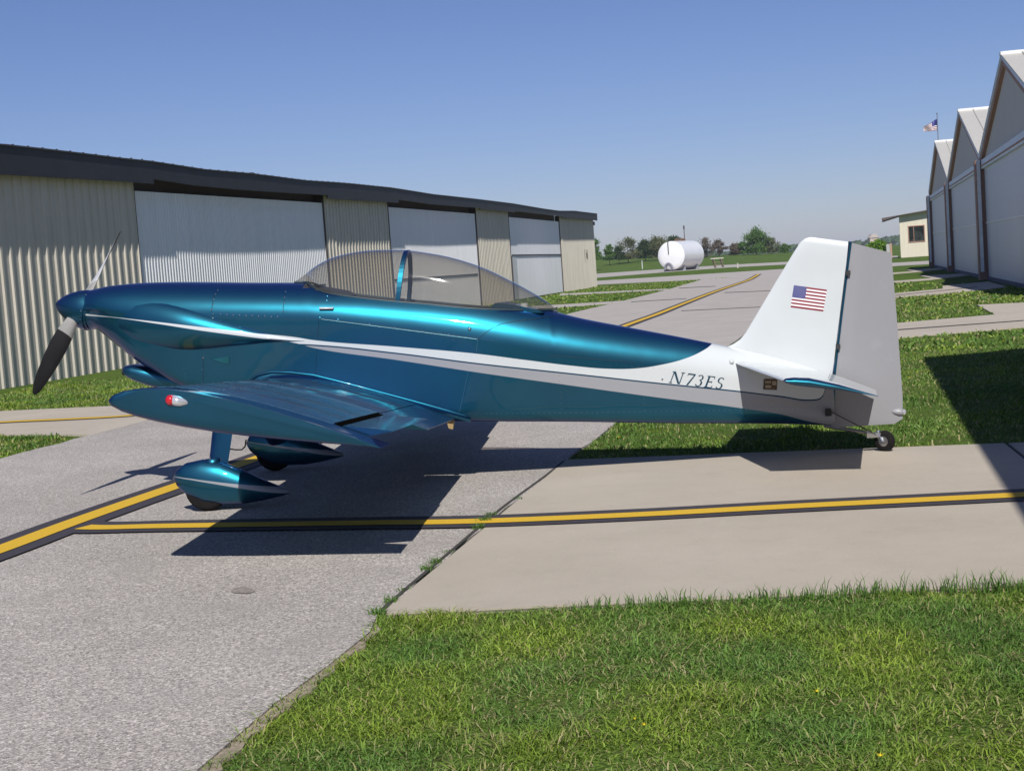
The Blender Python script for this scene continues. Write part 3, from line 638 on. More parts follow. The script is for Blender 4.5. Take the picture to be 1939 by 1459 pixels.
# flag, blown to the left and drooping
fl = empty('flag', (P.x, P.y, at(1778, 225, 210).z)); tag(fl, 'american flag drooping and blowing to the left from the pole', 'flag')
fw, fh = at(1778, 225, 210).x-at(1752, 225, 210).x, (at(1778, 225, 210).z-at(1778, 247, 210).z)
def fpt(a, b): # a: 0 hoist..1 fly, b: 0 top..1 bottom
    return (-a*fw*1.0, .25*sin(a*7+b*2), -b*fh*(1-.62*a)-a*fh*(.62 if b == 0 else .62)+.05*sin(a*9))
for k in range(13):
    b0_, b1_ = k/13, (k+1)/13; v = []; n = 8; f = []; a0 = .4 if k < 7 else 0
    for i in range(n+1):
        a = a0+(1-a0)*i/n; v += [fpt(a, b0_+1e-6), fpt(a, b1_)]
    f = [(2*i, 2*i+1, 2*i+3, 2*i+2) for i in range(n)]; mesh('stripe', v, f, INKR if k % 2 == 0 else INKW, fl)
v = []; 
for i in range(5): v += [fpt(.4*i/4, 1e-6), fpt(.4*i/4, 7/13)]
mesh('canton', v, [(2*i, 2*i+1, 2*i+3, 2*i+2) for i in range(4)], INKB, fl)
# fuel tank
g = G(1290, 512); D = g.y; s_ = D/F
TR = 27.2*s_; ang = radians(-24-8); tk = empty('fuel_tank', (G(1297, 513).x, D, 0), 0); tag(tk, 'big white cylindrical fuel tank lying on its side in the grass', 'tank')
TANKW = simple('tank_white', (.8, .8, .8), .35, vary=.05, scale=.8, coat=.3)
ax = Vector((sin(radians(27)), cos(radians(27)), 0)); sx = Vector((ax.y, -ax.x, 0)); LT = 4.0*TR; zc = TR+.15
def ringt(t, r, n=40): return [tuple(ax*t + sx*(r*cos(2*pi*k/n)) + Vector((0, 0, zc+r*sin(2*pi*k/n)))) for k in range(n)]
MB().loft([ringt(0, TR), ringt(LT, TR)], cap=False).build('shell', TANKW, tk, smooth=True)
MB().loft([ringt(0, TR*.999), ringt(-.08, TR*.97), ringt(-.22, TR*.7), ringt(-.30, TR*.3), ringt(-.31, .02)]).build('end_cap', TANKW, tk, smooth=True)
MB().loft([ringt(LT, TR*.999), ringt(LT+.08, TR*.97), ringt(LT+.3, .3)]).build('end_cap', TANKW, tk, smooth=True)
for q in (.14, .8): 
    c = ax*(LT*q); MB().prism([(-TR*.8, 0), (TR*.8, 0), (TR*.7, zc-TR*.62), (-TR*.7, zc-TR*.62)], -.15, .15, lambda a, b, h: tuple(c+sx*a+ax*h+Vector((0, 0, b)))).build('saddle', simple('saddle_steel', (.25, .26, .28), .6), tk)
GP = simple('dark_pipe', (.05, .045, .05), .6)
q = ax*-.34 - sx*(TR*.15); MB().tube([tuple(q+Vector((0, 0, zc+TR*1.0))), tuple(q+Vector((0, 0, zc+TR*.1)))], .07, 6).build('gauge_pipe', GP, tk)
MB().tube([tuple(ax*.5+Vector((0, 0, zc+TR*.98))), tuple(ax*.5-sx*TR*.15+Vector((0, 0, zc+TR*1.05))), tuple(q+Vector((0, 0, zc+TR*1.0)))], .07, 6).build('gauge_pipe', GP, tk)
q = ax*-.32-sx*(TR*.2)
MB().tube([tuple(q+sx*(.28*TR*cos(a))+Vector((0, 0, .1*TR+.45*TR*sin(a)))) for a in np.linspace(0, pi, 9)], .16*TR/2, 8).build('hose', simple('grey_hose', (.2, .2, .24), .6), tk)
hm = MB()
for (t0, t1) in ((.25, .42), (.5, .72)): hm.tube([tuple(ax*(LT*t0)+Vector((0, 0, zc+TR+.12))), tuple(ax*(LT*t1)+Vector((0, 0, zc+TR+.12)))], .16, 7)
for t0 in (.33, .62): hm.tube([tuple(ax*(LT*t0)+Vector((0, 0, zc+TR-.1))), tuple(ax*(LT*t0)+Vector((0, 0, zc+TR+.35)))], .25, 8)
hm.build('hatch_fittings', simple('rusty_fitting', (.16, .09, .06), .8), tk)
MB().tube([tuple(ax*(LT*.72)+Vector((0, 0, zc+TR))), tuple(ax*(LT*.72)+Vector((0, 0, zc+TR+28*s_)))], [.06, .05], 6).build('vent_pipe', GP, tk)
MB().tube([tuple(ax*(LT*.72)+Vector((0, 0, zc+TR+22*s_))), tuple(ax*(LT*.72)+Vector((0, 0, zc+TR+29*s_)))], .11, 6).build('vent_cap', GP, tk)
# picnic table right of the tank
g = G(1358, 507); D = g.y; s_ = D/F; e = empty('loading_platform', (g.x, g.y, 0)); tag(e, 'small slatted wooden platform with splayed legs beside the white tank', 'platform')
WOOD = simple('pale_weathered_wood', (.55, .53, .47), .8); W2 = simple('brown_wood', (.16, .13, .09), .8)
hw = 12*s_
for k in range(4): MB().box((-hw, -.6+.32*k, 17*s_), (hw, -.32+.32*k, 18.6*s_)).build('plank', WOOD, e)
for sx_ in (-1, 1):
    for y in (-.5, .5): MB().tube([(sx_*hw*.6, y, 17*s_), (sx_*hw*.6+hw*.35, y, 0)], .09, 5).build('leg', W2, e)
for z in (5, 10): MB().box((-hw*.6, -.5, z*s_), (hw*.9, -.42, (z+1.3)*s_)).build('rail', W2, e)
for (px, py, h, lab, c) in ((1397, 507, 9, 'short pale marker post beside the outer road', (.6, .55, .48)), (1216.5, 510, 17, 'thin white marker post left of the tank', (.75, .75, .75))):
    g = G(px, py); s_ = g.y/F; e = empty('marker_post', (g.x, g.y, 0)); tag(e, lab, 'post'); r_ = 1.6*s_ if h < 10 else .7*s_
    MB().tube([(0, 0, 0), (0, 0, h*s_*.8)], r_, 8).build('post', simple('post_paint', c, .6), e); MB().tube([(0, 0, h*s_*.8), (0, 0, h*s_)], r_*1.25, 8).build('cap', simple('post_cap', tuple(x*.7 for x in c), .6), e)
# gate pillar right of the fin
g = G(1687, 489); s_ = g.y/F; e = empty('gate_pillar', (g.x, g.y, 0)); tag(e, 'brownish square pillar left of the cream office', 'pillar')
MB().box((-1.8*s_, -.2, 0), (2*s_, .2, 28*s_)).build('shaft', simple('pillar_brick', (.42, .27, .2), .9), e); MB().box((-8*s_, -.1, 8*s_), (-1.8*s_, .1, 27*s_)).build('side_panel', simple('pillar_grey', (.4, .4, .4), .9), e)

# ---- trees ---------------------------------------------------------------
def m_leaf(name, a, b2):
    m, t, b = nodes(name); co = coords(t); t.links.new(mixc(t, ramp(t, noi(t, co, .9, 5), [(.3, 0.0), (.7, 1.0)]), a, b2), b.inputs['Base Color'])
    b.inputs['Roughness'].default_value = .8; b.inputs['Specular IOR Level'].default_value = .15
    return m
LEAF = [m_leaf('leaf_spring', (.06, .12, .025), (.10, .19, .04)), m_leaf('leaf_dark', (.025, .05, .018), (.05, .085, .03)), m_leaf('leaf_olive', (.09, .10, .045), (.14, .16, .07)), m_leaf('leaf_brown', (.10, .08, .06), (.15, .12, .09)), m_leaf('leaf_bright', (.08, .17, .015), (.15, .27, .03))]
BARK = simple('bark', (.08, .065, .05), .9)
def tree(px, base_py, wpx, hpx, D, kind, label, name='tree', dens=1.0, squat=1.0, cat='tree', trunk=True):
    p = at(px, base_py, D); z0 = gheight(p.x, D); s_ = D/F; H = hpx*s_; W_ = wpx*s_/2; r = random.Random(px*7+kind)
    base_z = p.z if abs(p.z-z0) < 3 else z0; e = empty(name, (p.x, D, base_z)); tag(e, label, cat)
    mb = MB(); tips = []
    mb.tube([(0, 0, -3), (.03*W_, 0, H*.25), (0, 0, H*.5), (.05*W_, 0, H*.8)], [H*.022, H*.018, H*.012, H*.004], 6)
    for k in range(7):
        a = r.uniform(0, 2*pi); z = H*r.uniform(.18, .6); l = W_*r.uniform(.5, .85)
        mb.tube([(0, 0, z), (cos(a)*l*.5, sin(a)*l*.5, z+H*.12), (cos(a)*l, sin(a)*l, z+H*.2)], [H*.010, H*.006, H*.002], 5)
    mb.build('trunk', BARK, e)
    v = []; f = []; ncl = int(30*dens); 
    for c in range(ncl):
        u = r.uniform(-1, 1); a = r.uniform(0, 2*pi); rr_ = (sqrt(max(0, 1-u**2)) if u > 0 else 1-.25*abs(u)**3)*r.uniform(.3, .92)
        cx_, cy_, cz_ = cos(a)*rr_*W_, sin(a)*rr_*W_, H*(.42+.46*u*squat); cr = min(W_, H*.5)*r.uniform(.26, .50)
        for k in range(150):
            dx, dy, dz = [r.gauss(0, .5) for _ in range(3)]; q = Vector((cx_+dx*cr, cy_+dy*cr, max(.02*H, cz_+dz*cr*.8)))
            ls = max(.18, H*.030)*r.uniform(.6, 1.3); n = Vector((r.gauss(0, 1), r.gauss(0, 1), r.gauss(.5, 1))).normalized(); t1 = n.orthogonal().normalized()*ls; t2 = n.cross(t1).normalized()*ls*.7
            i = len(v); v += [q-t1, q-t2, q+t1, q+t2]; f.append((i, i+1, i+2, i+3))
    mesh('crown', v, f, LEAF[kind], e)
for i, a in enumerate((
    (1122, 493, 34, 44, 330, 0, 'fresh green tree directly beside the far corner of the left hangar', 1.1),
    (1154, 492, 26, 28, 360, 0, 'low green tree second from the left hangar corner', .8),
    (1172, 491, 22, 23, 365, 1, 'small dark bushy tree left of the thin olive tree', .7),
    (1189, 491, 42, 42, 370, 2, 'thin olive tree with sparse crown, left of the dark trees', .8),
    (1222, 489, 34, 36, 380, 1, 'dark evergreen tree left of the tank, narrow one', 1.2),
    (1248, 488, 48, 42, 380, 2, 'broad olive green tree just behind the tank, left side', 1.3),
    (1275, 487, 34, 42, 385, 1, 'dark tree peeking over the left of the tank top', 1.1),
    (1300, 486, 40, 24, 390, 1, 'low dark tree mostly hidden behind the tank', 1.0),
    (1338, 486, 34, 36, 390, 3, 'bare reddish brown tree right behind the tank', .5),
    (1362, 484, 30, 30, 395, 3, 'bare brownish shrubby tree right of the tank', .5),
    (1392, 482, 30, 22, 400, 3, 'low brown shrub left of the tall green tree', .7),
    (1408, 480, 26, 22, 400, 0, 'small green bush at the foot of the tall tree', .9),
    (1432, 479, 44, 50, 400, 0, 'tallest green tree standing alone on the field edge', 1.6),
    (1460, 478, 34, 30, 400, 2, 'olive bushy tree leaning on the tall tree, right side', .9),
    (1486, 478, 26, 16, 405, 0, 'low green bush right of the tall tree', .8))):
    tree(*a[:6], a[6], dens=a[7])
tree(1660, 482, 40, 27, 185, 4, 'round bright green shrub above the rudder top', 'shrub', 1.2, 1.0, 'shrub')
# distant wooded ridge: one mass
def ridge(name, D, px0, px1, topfn, m, label):
    v = []; f = []; R = random.Random(3); X0 = at(px0, 470, D).x; X1 = at(px1, 470, D).x; n = 5200
    for i in range(n):
        t = R.random(); x = X0+(X1-X0)*t; px = CX+F*x/D; top = topfn(px)*(D/F); y = D+R.uniform(-60, 60); hz = R.random()**.6*top*(.85+.3*noise.noise((x*.02, 0, 0)))
        ls = R.uniform(.8, 1.8)*D/1500; q = Vector((x, y, hz)); nn = Vector((R.gauss(0, 1), R.gauss(-1, 1), R.gauss(.5, 1))).normalized(); t1 = nn.orthogonal().normalized()*ls*2.2; t2 = nn.cross(t1).normalized()*ls*1.4
        k = len(v); v += [q-t1, q-t2, q+t1, q+t2]; f.append((k, k+1, k+2, k+3))
    return tag(mesh(name, v, f, m), label, 'woods', kind='stuff')
ridge('far_woods', 1500, 1040, 2300, lambda px: 17+3*sin(px*.03)+3*sin(px*.011+1), m_leaf('far_leaf', (.04, .075, .025), (.065, .105, .04)), 'far wooded ridge along the horizon')
g = at(1655, 447, 900); e = empty('far_house', (g.x, 900, 0)); tag(e, 'distant pale pinkish building on the ridge above the shrub', 'building'); s_ = 900/F
zz = g.z; MB().box((-8*s_, 0, 0), (8*s_, 6, zz-1)).build('wall', simple('pink_wall', (.55, .42, .38), .8), e); MB().prism([(-9*s_, zz-1), (9*s_, zz-1), (4*s_, zz+1.4), (-4*s_, zz+1.4)], -.5, 6.5, lambda a, b, h: (a, h, b)).build('roof', simple('pale_roof', (.5, .42, .38), .8), e)

# ================================================================== AIRPLANE
PL = empty('airplane', PO, YAW)
tag(PL, 'shiny teal and white two seat tailwheel airplane with bubble canopy and registration N73ES', 'airplane')
def LT(tab, v): return sorted(L(x, y, v) for x, y in tab)
U_TOP = LT(((168, 550), (185, 546), (210, 541), (260, 536), (320, 534), (400, 534), (480, 535), (550, 535), (650, 536), (800, 545), (900, 556), (1000, 575), (1060, 592), (1100, 602), (1200, 621), (1300, 640), (1359, 652), (1450, 671), (1575, 700)), 0)
U_BOT = LT(((165, 626), (175, 636), (193, 652), (219, 670), (245, 688), (284, 706), (320, 724), (380, 745), (500, 775), (700, 795), (893, 798), (1080, 800), (1300, 806), (1370, 807), (1556, 812), (1578, 813)), -.27)
U_SIDE = LT(((168, 586), (260, 598), (400, 600), (540, 602), (610, 606), (750, 622), (905, 643), (1000, 660), (1100, 675), (1200, 690), (1300, 705), (1400, 722), (1575, 745)), -.34)
WID = [(-1.2, .13), (-1.08, .15), (-1.0, .20), (-.85, .26), (-.6, .31), (-.2, .345), (.4, .36), (1.0, .37), (1.9, .365), (2.45, .33), (3.0, .265), (3.6, .18), (4.1, .10), (4.45, .045)]
SILL = LT(((545, 528), (562, 533), (590, 547), (620, 556), (700, 567), (750, 572), (800, 576), (870, 583), (930, 587), (1000, 589), (1056, 589), (1065, 585)), -.27)
UC0, UC1 = L(558, 533)[0], L(1056, 588)[0]
CANT = LT(((558, 534), (575, 522), (603, 501), (640, 484.5), (696, 474.5), (751, 473), (826, 481.5), (900, 501), (974, 535), (1030, 567), (1056, 587)), 0)
fw_ = lambda u: smooth_interp(WID, u)
def sec(u):
    w_ = fw_(u); zt_ = smooth_interp(U_TOP, u); zb = smooth_interp(U_BOT, u); zs = smooth_interp(U_SIDE, u)
    fr = min(1, max(0, (u+1.1)/.8)); rb = min((zs-zb)*.95, .10+.20*(1-fr))*1.0; rb = min(rb, w_*.95)
    return w_, zt_, zb, zs, rb
def side_v(u, z):
    """half width of the skin at height z"""
    w_, zt_, zb, zs, rb = sec(u); wb = w_*.93
    if z > zs:
        q = min(1, (z-zs)/(zt_-zs)); return w_*sqrt(max(0, 1-q*q))
    if z > zb+rb: return wb+(w_-wb)*(z-zb-rb)/(zs-zb-rb)
    q = min(1, (zb+rb-z)/rb); return wb-rb+rb*sqrt(max(0, 1-q*q))
NT, NSD, NB = 14, 5, 6
def ring(u):
    w_, zt_, zb, zs, rb = sec(u); wb = w_*.93; P = []
    P.append((0, zb))
    P.append(((wb-rb)*.6, zb))
    for k in range(NB+1):
        a = -pi/2+pi/2*k/NB; P.append((wb-rb+rb*cos(a), zb+rb+rb*sin(a)))
    for k in range(1, NSD+1): t = k/NSD; P.append((wb+(w_-wb)*t, zb+rb+(zs-zb-rb)*t))
    zc = None
    if UC0 < u < UC1: zc = smooth_interp(SILL, u)
    if zc is None or zc >= zt_-.002:
        for k in range(1, NT+1): a = pi/2*k/NT; P.append((w_*cos(a) if k < NT else 0, zs+(zt_-zs)*sin(a)))
        P[-1] = (0, zt_)
    else:
        am = math.asin(min(1, (zc-zs)/(zt_-zs)))
        for k in range(1, 10): a = am*k/9; P.append((w_*cos(a), zs+(zt_-zs)*sin(a)))
        xe = w_*cos(am)
        dp = .10*max(0, min(1, (u-UC0-.10)/.25, (UC1-.10-u)/.25)); P.append((xe*.955, zc+.0005)); P.append((xe*.88, zc-dp)); P.append((xe*.5, zc-dp)); P.append((xe*.2, zc-dp)); P.append((0, zc-dp))
    full = [(u, -a, z) for a, z in P] + [(u, a, z) for a, z in P[-2:0:-1]]
    return full
us = sorted(set([-1.085, -1.07, -1.04, -1.0, -.95, -.9, -.83, -.75, -.65, -.55, -.45, -.3, -.15, 0, .15, .3, .42] + [UC0-.001, UC0+.03, UC0+.06] + list(np.linspace(UC0+.1, UC1-.06, 30)) + [UC1-.03, UC1+.001] + list(np.linspace(UC1+.06, 4.36, 26)) + [4.43]))
us = [u for u in us if u < UC0-.002 or u > UC0-.002]
v = []; rings = [ring(u) for u in us]; n = len(rings[0])
# paint scheme
CB = -.35
cu_top = LT(((180, 598), (205, 600), (300, 608), (400, 619), (480, 629), (560, 637), (603, 643.5), (751, 655), (900, 668), (1000, 681), (1085, 692), (1150, 698), (1203, 698), (1255, 691), (1297, 681), (1332, 667), (1352, 655), (1366, 640), (1375, 600)), -.30)
cu_bot = LT(((180, 600), (205, 601), (300, 611.5), (400, 626), (480, 637), (560, 648), (603, 659), (751, 680), (900, 703), (1085, 730), (1240, 753), (1396, 775), (1481, 789), (1545, 806), (1578, 812)), -.30)
cu_pin = LT(((180, 650), (480, 655), (545, 652), (603, 653.5), (751, 668), (900, 687), (1085, 708), (1240, 726.5), (1396, 744), (1480, 755), (1550, 763), (1562, 760), (1570, 745), (1575, 715)), -.25)
def rules_f(t, teal, facs):
    top, pin, bot = facs       # 1 above each line
    white, silver = (.58, .61, .62), (.305, .31, .33)
    co = coords(t)
    pn = N(t, 'MapRange'); 
    c = mixc(t, pin[0], silver, white)
    c = mixc(t, pin[1], c, (.005, .04, .08))
    band = mul(t, bot, top, inv=True)
    col = mixc(t, band, teal, c)
    m = N(t, 'MapRange'); m.inputs[3].default_value = .9; m.inputs[4].default_value = 0.0; t.links.new(band, m.inputs[0])
    return col, m.outputs[0]
def m_fus():
    # three boundaries; the middle one also draws the pinstripe
    hold = {}
    def rules(t, teal, f):
        top, p1, p2, bot = f
        line = mul(t, p1, p2, inv=True)       # between upper and lower edge of the pinstripe
        return rules_f(t, teal, (top, (p1, line), bot))
    up = [(u, z+.011) for u, z in cu_pin]
    return m_striped('fuselage_paint', [cu_top, cu_pin, up, cu_bot], rules, -1.4, 4.6, 0, 1.8)
FUSP = pearl(m_fus())
fs = []; mats = []
for i in range(len(rings)-1):
    inside = UC0+.12 < (us[i]+us[i+1])/2 < UC1-.12
    for k in range(n):
        k2 = (k+1) % n; fs.append((i*n+k, i*n+k2, (i+1)*n+k2, (i+1)*n+k))
        kk = min(k, n-1-k) if True else 0
        hb = 2+NB+NSD+9
        a = k if k <= n//2 else n-1-k
        mats.append(1 if inside and (hb <= k < n-hb) else 0)
fs.append(tuple(range(n))[::-1]); mats.append(0); fs.append(tuple(range((len(rings)-1)*n, len(rings)*n))); mats.append(0)
FUS = mesh('fuselage', [p for r in rings for p in r], fs, [FUSP, DARK], PL, smooth=True, angle=38, fmat=mats)
_bm = bmesh.new(); _bm.from_mesh(FUS.data); bmesh.ops.recalc_face_normals(_bm, faces=_bm.faces); _bm.to_mesh(FUS.data); _bm.free()
def skin(px, py, d=.002):
    v_ = -.36
    for _ in range(6): u, z = L(px, py, v_); v_ = -(side_v(u, z))
    return Vector((u, v_-d, z))
def skinu(u, z, d=.002): return Vector((u, -(side_v(u, z))-d, z))
# cheek fairings over the cylinders
ck_t = [L(x, y, -.34) for x, y in ((172, 566), (200, 558), (240, 557), (285, 560), (335, 570), (380, 581), (420, 594), (460, 607), (500, 621), (540, 635), (577, 645))]
ck_b = [L(x, y, -.40) for x, y in ((172, 632), (200, 650), (240, 665), (285, 671), (335, 673), (380, 671), (420, 667), (460, 663), (500, 657), (540, 651), (577, 646))]
ckw = [.14, .235, .315, .365, .405, .412, .405, .395, .382, .372, .360]
for sgn in (-1, 1):
    rg = []
    for (ut, zt_), (ub, zb), wv in zip(ck_t, ck_b, ckw):
        u = (ut+ub)/2; zc = (zt_+zb)/2; hz = (zt_-zb)/2; vi = max(.01, wv-.21); r = []
        for k in range(20):
            a = 2*pi*k/20; ca, sa = cos(a), sin(a); r.append((u, sgn*(vi+(wv-vi)*math.copysign(abs(ca)**.95, ca)), zc+hz*math.copysign(abs(sa)**1.0, sa)))
        rg.append(r)
    # refine along the length
    fine = []
    for j in range((len(rg)-1)*3+1):
        t = j/3; i = min(int(t), len(rg)-2); fr = t-i; P0, P1, P2, P3 = rg[max(i-1, 0)], rg[i], rg[i+1], rg[min(i+2, len(rg)-1)]
        fine.append([tuple(.5*((2*b)+(c-a)*fr+(2*a-5*b+4*c-d)*fr*fr+(3*b-a-3*c+d)*fr**3) for a, b, c, d in zip(p0, p1, p2, p3)) for p0, p1, p2, p3 in zip(P0, P1, P2, P3)])
    MB().loft(fine).build('cheek_cowling', FUSP, PL, smooth=True, angle=50)
# spinner and propeller
ZA = Vector((.247, 0, -.060)).normalized(); ZB = Vector((.060, 0, .247)).normalized(); YB = Vector((0, 1, 0))
tip = Vector((-1.357, 0, 1.495)); RS = .155; LS = .275
def srg(t, r, n=28): c = tip+ZA*t; return [tuple(c+(YB*cos(2*pi*k/n)+ZB*sin(2*pi*k/n))*r) for k in range(n)]
SP = MB().loft([srg(LS*t, max(.002, RS*(1-(1-t)**1.75)**.72)) for t in (0, .015, .05, .1, .18, .28, .4, .52, .64, .76, .88, 1)]).build('spinner', TEAL, PL, smooth=True, angle=50)
MB().loft([srg(LS, RS*.93), srg(LS+.02, RS*.93)]).build('spinner_backplate', TEAL, SP)
sv = MB()
for k in range(14): c = tip+ZA*(LS-.012)+(YB*cos(2*pi*k/14)+ZB*sin(2*pi*k/14))*(RS+.001); sv.ball(c, .005, 6, 4)
tag(sv.build('spinner_screws', CHROME, SP), kind='stuff')
PH = tip+ZA*(LS-.085); TH = radians(PTH) if 'PTH' in globals() else radians(47)
PRW = simple('propeller_grey_root', (.30, .29, .27), .45, vary=.1)
PFRONT = simple('propeller_face', (.6, .6, .6), .35, vary=.1)
for sg in (-1, 1):
    rad = (ZB*cos(TH)+YB*sin(TH))*sg; chd = rad.cross(ZA); rg = []
    for t, cw, tk_, bt in ((.11, .085, .05, 68), (.18, .10, .038, 58), (.28, .135, .027, 44), (.42, .155, .020, 34), (.58, .150, .015, 27), (.72, .128, .011, 22), (.82, .095, .008, 19), (.868, .055, .005, 18), (.885, .02, .003, 18)):
        b = radians(bt); cv = chd*cos(b)-ZA*sin(b)*1; nv = chd*sin(b)*1+ZA*cos(b); c = PH+rad*t
        rg.append([tuple(c+cv*(cw*(q-.45))+nv*(tk_*h)) for q, h in ((0, 0), (.12, .35), (.35, .55), (.65, .38), (1, 0), (.65, -.2), (.35, -.25), (.12, -.2))])
    bl = MB().loft(rg[2:]).build('propeller_blade', PROPB, PL, smooth=True, angle=50); bl.data.materials.append(PFRONT)
    for pl2 in bl.data.polygons:
        if pl2.normal.dot(ZA) < 0: pl2.material_index = 1
    MB().loft(rg[:3]).build('blade_root', PRW, bl, smooth=True, angle=50)
# lower air scoop
rg = []
for (x, yt, yb, hw_) in ((231, 697, 706, .10), (236, 692, 714, .13), (250, 690, 722, .145), (275, 694, 731, .15), (320, 704, 742, .15), (400, 725, 756, .14), (480, 745, 772, .10)):
    u, z1 = L(x, yt, -.1); _, z0 = L(x, yb, -.1); zc, hz = (z0+z1)/2, (z1-z0)/2
    rg.append([(u, hw_*math.copysign(abs(cos(a))**.6, cos(a)), zc+hz*math.copysign(abs(sin(a))**.7, sin(a))) for a in [2*pi*k/24 for k in range(24)]])
sc_o = MB().loft(rg).build('air_scoop', TEAL, PL, smooth=True, angle=50)
MB().loft([[(p[0]-.002+.004*i, p[1]*.85, (p[2]-rg[1][0][2])*.75+rg[1][0][2]) for p in rg[1]] for i in (-6, 1)]).build('scoop_mouth', DARK, sc_o)
# canopy ------------------------------------------------------------------
def can_pt(u, a):
    w_, zt_, zb, zs, rb = sec(u); zc = smooth_interp(SILL, u); 
    q = min(.999, max(0, (zc-zs)/(zt_-zs))); xe = w_*sqrt(1-q*q)-.006; zc = min(zc, zt_); top = smooth_interp(CANT, u); h = max(.004, top-zc)
    e_ = max(.02, xe); c, s_ = cos(a), sin(a)
    return (u, e_*math.copysign(abs(c)**.94, c), zc+h*abs(s_))
ucs = [UC0+(UC1-UC0)*(1-cos(pi*k/44))/2 for k in range(45)]
cr = [[can_pt(u, pi*k/32+pi) for k in range(33)] for u in ucs]
v = [p for r in cr for p in r]; n = 33
GL = mesh('canopy_glass', [(a, b, c) for a, b, c in v], [(i*n+k, i*n+k+1, (i+1)*n+k+1, (i+1)*n+k) for i in range(len(cr)-1) for k in range(n-1)], GLASS, PL, smooth=True)
rim = MB(); 
for sg in (0, 32): rim.tube([Vector(r[sg])+Vector((0, 0, .004)) for r in cr], .0075, 6, False)
RIMM = simple('dark_canopy_rim', (.03, .05, .06), .4, .3); rim.build('canopy_rim', RIMM, PL, smooth=True)
# canopy bow (roll bar frame)
ub0, ub1 = L(752, 572, -.30)[0], L(772, 476, 0)[0]
bw = []
for k in range(33):
    a = pi*k/32+pi; s_ = abs(sin(a)); u = ub0+(ub1-ub0)*s_; x, y, z = can_pt(u, a); bw.append((u, y*1.012, z+.003))
def strap(pts, w_, th, name, m, par):
    rr_ = [];
    for i, p in enumerate(pts):
        p = Vector(p); c = Vector((p.x, 0, smooth_interp(SILL, p.x))); nn = (p-c).normalized() if (p-c).length > .01 else Vector((0, 0, 1)); d = Vector((1, 0, 0))
        rr_.append([tuple(p+d*w_), tuple(p-d*w_), tuple(p-d*w_-nn*th), tuple(p+d*w_-nn*th)])
    return MB().loft(rr_).build(name, m, par)
strap(bw, .017, .02, 'canopy_bow', TEAL, PL)
#rb_ = [(x+.055, y*.93, z-.022) for x, y, z in bw]; MB().tube(rb_, .017, 8).build('roll_bar', simple('dark_blue_tube', (.01, .03, .06), .5), PL, smooth=True)
# things inside the cockpit
def inpoly3(name, pts, v0, v1, m, vref=None):
    q = [L(x, y, vref if vref is not None else (v0+v1)/2) for x, y in pts]
    return MB().prism(q, v0, v1, lambda a, b, h: (a, h, b)).build(name, m, PL)
inpoly3('rear_deck', ((926, 592), (930, 579), (938, 573.5), (952, 573), (975, 577), (1000, 583), (1020, 588), (1030, 592)), -.19, .19, TEAL, -.19)
inpoly3('seat_back', ((742, 590), (746, 566), (756, 566), (760, 590)), -.13, .13, DARK, -.1)
inpoly3('seat_back', ((905, 596), (908, 582), (917, 582), (920, 596)), -.13, .13, DARK, -.1)
inpoly3('instrument_coaming', ((596, 560), (600, 545), (640, 552), (655, 560), (655, 575), (600, 575)), -.22, .22, DARK, -.2)
u, z = L(992, 577, -.12); MB().tube([(u, -.12, z-.03), (u, -.12, z+.012)], .03, 12).build('speaker_cap', WHITEP, PL, smooth=True, angle=40)
# wing ---------------------------------------------------------------------
def airf(n=18, t=.135):
    xs = [(1-cos(pi*k/n))/2 for k in range(n+1)]; th = lambda x: 5*t*(.2969*sqrt(x)-.126*x-.3516*x*x+.2843*x**3-.1030*x**4)
    cm = lambda x: .014*(1-((x-.25)/.75)**2) if x > .25 else .014*(1-((.25-x)/.25)**2)
    up = [(x, cm(x)+th(x)) for x in xs]; lo = [(x, cm(x)-th(x)) for x in xs]; return up, lo
UPA, LOA = airf()
TEU, CH = 1.688, 1.43; INC = atan2(1.0-.668, CH); DIH = tan(radians(3.55)); VT, VR = 3.49, .30
def wpt(x, y, v, twist=0):      # chord fraction, height fraction, span station (positive out)
    cu, cz = (1-x)*CH, y*CH; z = .668-(VT-v)*DIH
    return (TEU-cu*cos(INC)+cz*sin(INC), z+cu*sin(INC)+cz*cos(INC))
def wring(v, sg, x0=0, x1=1, hoer=0, nose=0.0):
    R = []
    U = [(x, y) for x, y in UPA if x0-1e-6 <= x <= x1+1e-6]; Lo = [(x, y) for x, y in LOA if x0-1e-6 <= x <= x1+1e-6]
    def at_(tab, x): return np.interp(x, [a for a, _ in tab], [b for _, b in tab])
    xs = [x0+(x1-x0)*(1-cos(pi*k/14))/2 for k in range(15)] if x0 == 0 else [x0+(x1-x0)*k/6 for k in range(7)]
    for x in xs[::-1]: xx = nose+(1-nose)*x if nose else x; u, z = wpt(xx, at_(UPA, x), v); R.append((u, sg*v, z))
    for x in (xs[1:] if x0 == 0 else xs): 
        yu, yl = at_(UPA, x), at_(LOA, x); xx = nose+(1-nose)*x if nose else x; u, z = wpt(xx, yl+(yu-yl)*hoer, v); R.append((u, sg*v, z-.0015*(x > .98)))
    return R
XH = .785
def m_wing():
    m, t, b = nodes('wing_skin_paint'); c = teal_color(t); t.links.new(c, b.inputs['Base Color']); b.inputs['Metallic'].default_value = .95; b.inputs['Roughness'].default_value = .27
    b.inputs['Coat Weight'].default_value = 1; b.inputs['Coat Roughness'].default_value = .03
    co = coords(t); mp = N(t, 'Mapping'); mp.inputs['Scale'].default_value = (.30, 55, .30); t.links.new(co, mp.inputs[0])
    bump(t, b, noi(t, mp.outputs[0], 1.2, 3, .75), .13, .02); return m
WINGM = pearl(m_wing())
